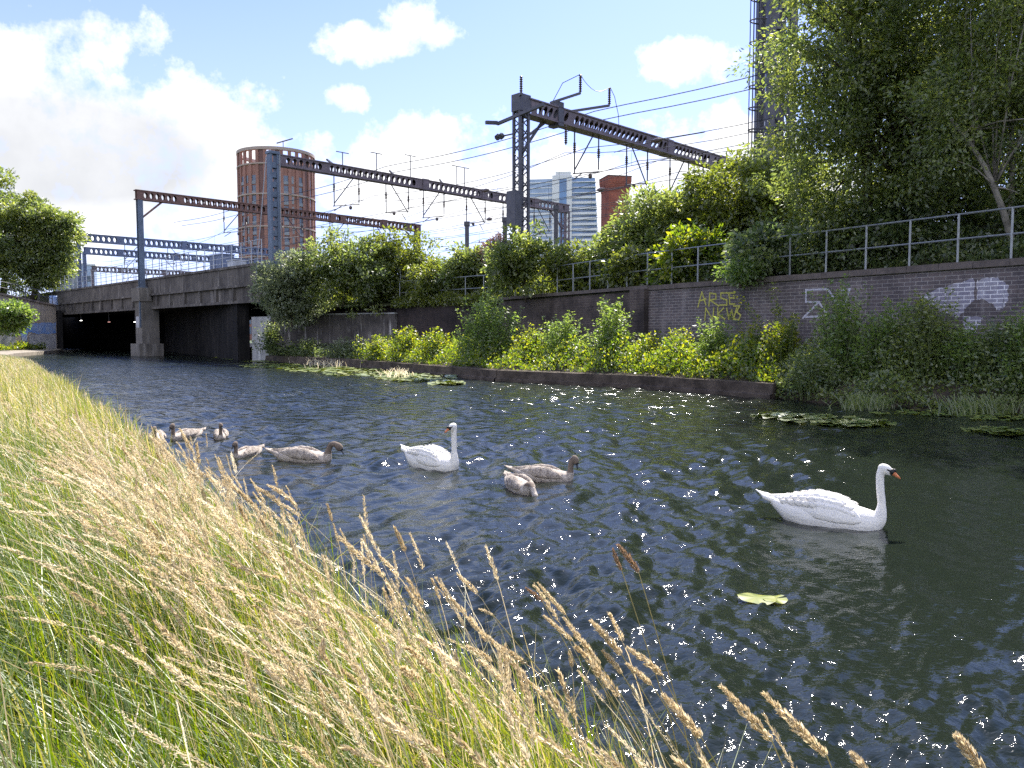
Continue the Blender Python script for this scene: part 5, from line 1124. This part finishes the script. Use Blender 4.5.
def swan(name, label, cat, loc, heading, scale, neck, head_dir, young=False, group=None, tuck=False):
    """local x forward, waterline z = 0. neck: points from breast to head; head_dir: where the bill points"""
    t_ = thing(name, label, cat, (loc[0], loc[1], 0.0), heading, group); t_.scale = (scale,)*3
    bodym, wingm = (M['cygnet_down'], M['cygnet_wing']) if young else (M['white_feather'], M['white_feather'])
    fat = .92 if young else 1.0; mb = MB()
    hk = .80 if young else 1.0
    loft(mb, [(x, z*hk, w_*(.94 if young else 1), h_*hk) for x, z, w_, h_ in ((-.64,.215,.012,.008),(-.57,.185,.05,.03),(-.48,.135,.10,.075),(-.38,.085,.15,.125),(-.24,.06,.185,.165),(-.07,.05,.20,.185),(.10,.04,.195,.18),(.25,.035,.165,.16),(.36,.035,.125,.135),(.43,.045,.085,.10),(.47,.05,.03,.04))])
    np_ = spline(neck, 7); m_ = len(np_); r0, r1 = (.082, .036) if not young else (.075, .046)
    rad = [r0*(1-min(1, i/(m_*.42)))**1.3 + r1 + .008*max(0, i/m_-.75) for i in range(m_)]; mb.tube(np_, rad, 14)
    hd = Vector(head_dir).normalized(); hp = np_[-1]; q = hd.to_track_quat('X', 'Z').to_matrix()
    hs = 1.3 if young else 1.0; mb.ellipsoid(hp + hd*.022, (.066*hs, .043*hs, .048*hs), 14, 9, q); mb.ellipsoid(hp + hd*.062 + q @ Vector((0,0,-.008)), (.045, .03, .033), 12, 8, q)
    body = remeshed(mb, .011 if young else .009, 5); link('body', body, bodym, t_, True)
    if young:                                                              # darker colour on the neck and head
        body.materials.append(M['cygnet_neck']); nv = len(body.polygons); ce = np.empty(nv*3, dtype=np.float32); body.polygons.foreach_get('center', ce); ce = ce.reshape(-1, 3)
        body.polygons.foreach_set('material_index', ((ce[:, 2] > .13) & (ce[:, 0] > .36)).astype(np.int32))
    for sy in (-1, 1):                                                     # folded wings with feather tips crossing the back
        wm = MB(); n_ = 12; secs = [(x, z*hk, a_*(1.15 if young else 1), h_*hk) for x, z, a_, h_ in ((.30,.085,.012,.02),(.24,.115,.035,.07),(.10,.155,.052,.115),(-.08,.178,.055,.118),(-.24,.178,.045,.085),(-.38,.168,.03,.05),(-.50,.16,.012,.022))]
        o = len(wm.v)
        for x, zc, hw, hh in secs:
            yc = sy*(.135 if x > -.1 else .135 - (-.1-x)*.24)
            for k in range(n_):
                a_ = 2*math.pi*k/n_; wy = hw*math.cos(a_); wz = hh*math.sin(a_); wm.v.append(Vector((x, yc + wy - sy*wz*.42, zc + wz)))
        for i in range(len(secs)-1):
            for k in range(n_): wm.f.append((o+i*n_+k, o+i*n_+(k+1) % n_, o+(i+1)*n_+(k+1) % n_, o+(i+1)*n_+k))
        wm.f.append(tuple(range(o, o+n_))[::-1]); wm.f.append(tuple(o+(len(secs)-1)*n_+k for k in range(n_)))
        me = remeshed(wm, .010, 3)
        rg = np.random.default_rng(5 + sy)
        me.vertices.foreach_get('co', (co := np.empty(len(me.vertices)*3, dtype=np.float32))); co = co.reshape(-1, 3)
        co[:, 2] += .0022*np.sin(co[:, 0]*60 + 40*co[:, 2] + 9*np.sin(co[:, 2]*50))*(co[:, 0] < .15); me.vertices.foreach_set('co', co.ravel())
        wg = link('wing', me, wingm, t_, True)
        pf = MB()
        for k in range(5):
            zz0 = (.17 + .013*k)*hk; pf.tube([(-.26, sy*(.10-.012*k), zz0+.02), (-.40, sy*(.07-.009*k), zz0+.002), (-.54-.014*k, sy*(.03-.005*k), zz0-.006)], [.018, .015, .003], 6)
        obj('flight_feathers', pf, wingm, wg, True, world=False)
        if young: continue
        cv = MB()                                                          # rows of overlapping covert feathers
        sx_ = [q[0] for q in secs][::-1]
        def sec(x): return [float(np.interp(x, sx_, [q[i] for q in secs][::-1])) for i in (1, 2, 3)]
        for row, (a_, ln_) in enumerate(((8, .10), (34, .09), (58, .08))):
            for i in range(9):
                x = .20 - i*.068 - .03*(row % 2); zc, hw, hh = sec(x); yc = sy*(.135 if x > -.1 else .135 - (-.1-x)*.24); aa = math.radians(a_)
                wy, wz = hw*math.cos(aa)*sy, hh*math.sin(aa); n_v = Vector((.06, sy*math.cos(aa)/max(hw, .02), math.sin(aa)/max(hh, .02))).normalized()
                c_ = Vector((x, yc + wy - sy*wz*.42, zc + wz)) - n_v*.0026; fx = (Vector((-1, 0, 0)) + n_v*.08 + Vector((0, 0, .05))).normalized(); fy = n_v.cross(fx).normalized(); fz = fx.cross(fy)
                cv.ellipsoid(c_ + fx*.02, (ln_*.8, .032, .0045), 8, 5, Matrix((fx, fy, fz)).transposed())
        obj('covert_feathers', cv, wingm, wg, True, world=False)
    # tail
    tl = MB()
    for k in range(-2, 3): tl.tube([(-.48, k*.024, .155*hk), (-.60, k*.026, .20*hk), (-.70+abs(k)*.03, k*.014, (.255 - abs(k)*.012)*hk)], [.03, .026, .004], 6)
    obj('tail', tl, wingm, t_, True, world=False)
    # bill, face and eyes
    bm_ = MB(); b0 = hp + hd*.085; dn = q @ Vector((0, 0, -1))
    bp_ = [b0, b0 + hd*.03 + dn*.004, b0 + hd*.06 + dn*.012, b0 + hd*.088 + dn*.018]; o = len(bm_.v)
    for p_, w_, h_ in zip(bp_, (.024, .02, .019, .008), (.026, .017, .011, .005)):
        for k in range(10):
            a_ = 2*math.pi*k/10; bm_.v.append(p_ + q @ Vector((0, math.cos(a_)*w_, math.sin(a_)*h_)))
    for i in range(3):
        for k in range(10): bm_.f.append((o+i*10+k, o+i*10+(k+1) % 10, o+(i+1)*10+(k+1) % 10, o+(i+1)*10+k))
    bm_.f.append(tuple(range(o, o+10))[::-1]); bm_.f.append(tuple(o+30+k for k in range(10)))
    bill = obj('bill', bm_, M['bill_grey'] if young else M['bill_orange'], t_, True, world=False)
    fm = MB(); fm.ellipsoid(hp + hd*.082 + dn*-.004, (.028, .034, .034), 10, 7, q)
    for sy in (-1, 1): fm.ellipsoid(hp + hd*.066 + q @ Vector((0, sy*.026, .010)), (.022, .012, .010), 8, 6, q)
    if not young: fm.ellipsoid(hp + hd*.098 + q @ Vector((0, 0, .026)), (.018, .014, .016), 8, 6, q)
    obj('face_patch', fm, M['black_skin'], t_, True, world=False)
    for sy in (-1, 1): obj('eye', MB().ellipsoid(hp + hd*.05 + q @ Vector((0, sy*.040, .014)), (.008, .005, .008), 8, 6, q), M['black_skin'], t_, True, world=False)
    return t_
SW = 'adult white swans on the canal'; CY = 'cygnets on the canal'
up_neck = [(.34, 0, .02), (.43, 0, .09), (.455, 0, .22), (.44, 0, .37), (.435, 0, .50), (.455, 0, .575)]
def at_px(px, py): p = G(px, py); return (p.x, p.y)
swan('swan', 'large white swan nearest the camera with orange bill, swimming right', 'swan', at_px(829, 523), R(-31), .94, up_neck, (1, -.10, -.42), group=SW)
swan('swan', 'white swan in mid canal with neck upright and head turned back towards us', 'swan', at_px(433, 467), R(-42), .92, [(.34, 0, .02), (.42, 0, .10), (.43, 0, .26), (.425, 0, .42), (.43, 0, .56), (.43, -.005, .615)], (-.15, -1, -.42), group=SW)
bent = [(.32, 0, .02), (.40, 0, .09), (.43, 0, .18), (.46, 0, .26), (.53, 0, .285), (.59, 0, .255)]
upc = [(.32, 0, .02), (.40, 0, .09), (.41, 0, .2), (.405, 0, .30), (.42, 0, .36)]
swan('cygnet', 'grey brown cygnet in side view with neck arched forward and bill down', 'cygnet', at_px(304, 460.5), R(-8), .82, bent, (.75, -.1, -.8), True, CY)
swan('cygnet', 'brown cygnet swimming right with a drooping bill, beside the mid canal swan', 'cygnet', at_px(545, 479), R(-14), .72, [(.32, 0, .02), (.41, 0, .09), (.425, 0, .2), (.44, 0, .31), (.49, 0, .355)], (.45, -.2, -1), True, CY)
swan('cygnet', 'fluffy cygnet with its head dipped in the water, facing us', 'cygnet', at_px(520, 489), R(-68), .66, [(.32, 0, .06), (.42, 0, .13), (.50, 0, .11), (.56, .01, .05), (.60, .01, 0)], (.5, 0, -1), True, CY)
swan('cygnet', 'pale cygnet with a dark face swimming towards the left bank', 'cygnet', at_px(247, 456), R(-108), .58, upc, (.9, -.15, -.75), True, CY)
swan('cygnet', 'cygnet farthest right of the rear group with a straight dark neck', 'cygnet', at_px(221, 437.5), R(-70), .60, [(.32, 0, .02), (.40, 0, .09), (.41, 0, .22), (.41, 0, .34), (.42, 0, .40)], (.8, .3, -.5), True, CY)
swan('cygnet', 'cygnet facing us with a pale breast behind the slim seed head', 'cygnet', at_px(186, 438), R(-112), .66, upc, (.9, 0, -.8), True, CY)
swan('cygnet', 'leftmost cygnet half hidden by the grass seed heads', 'cygnet', at_px(157, 441), R(-72), .66, upc, (.8, -.2, -.6), True, CY)
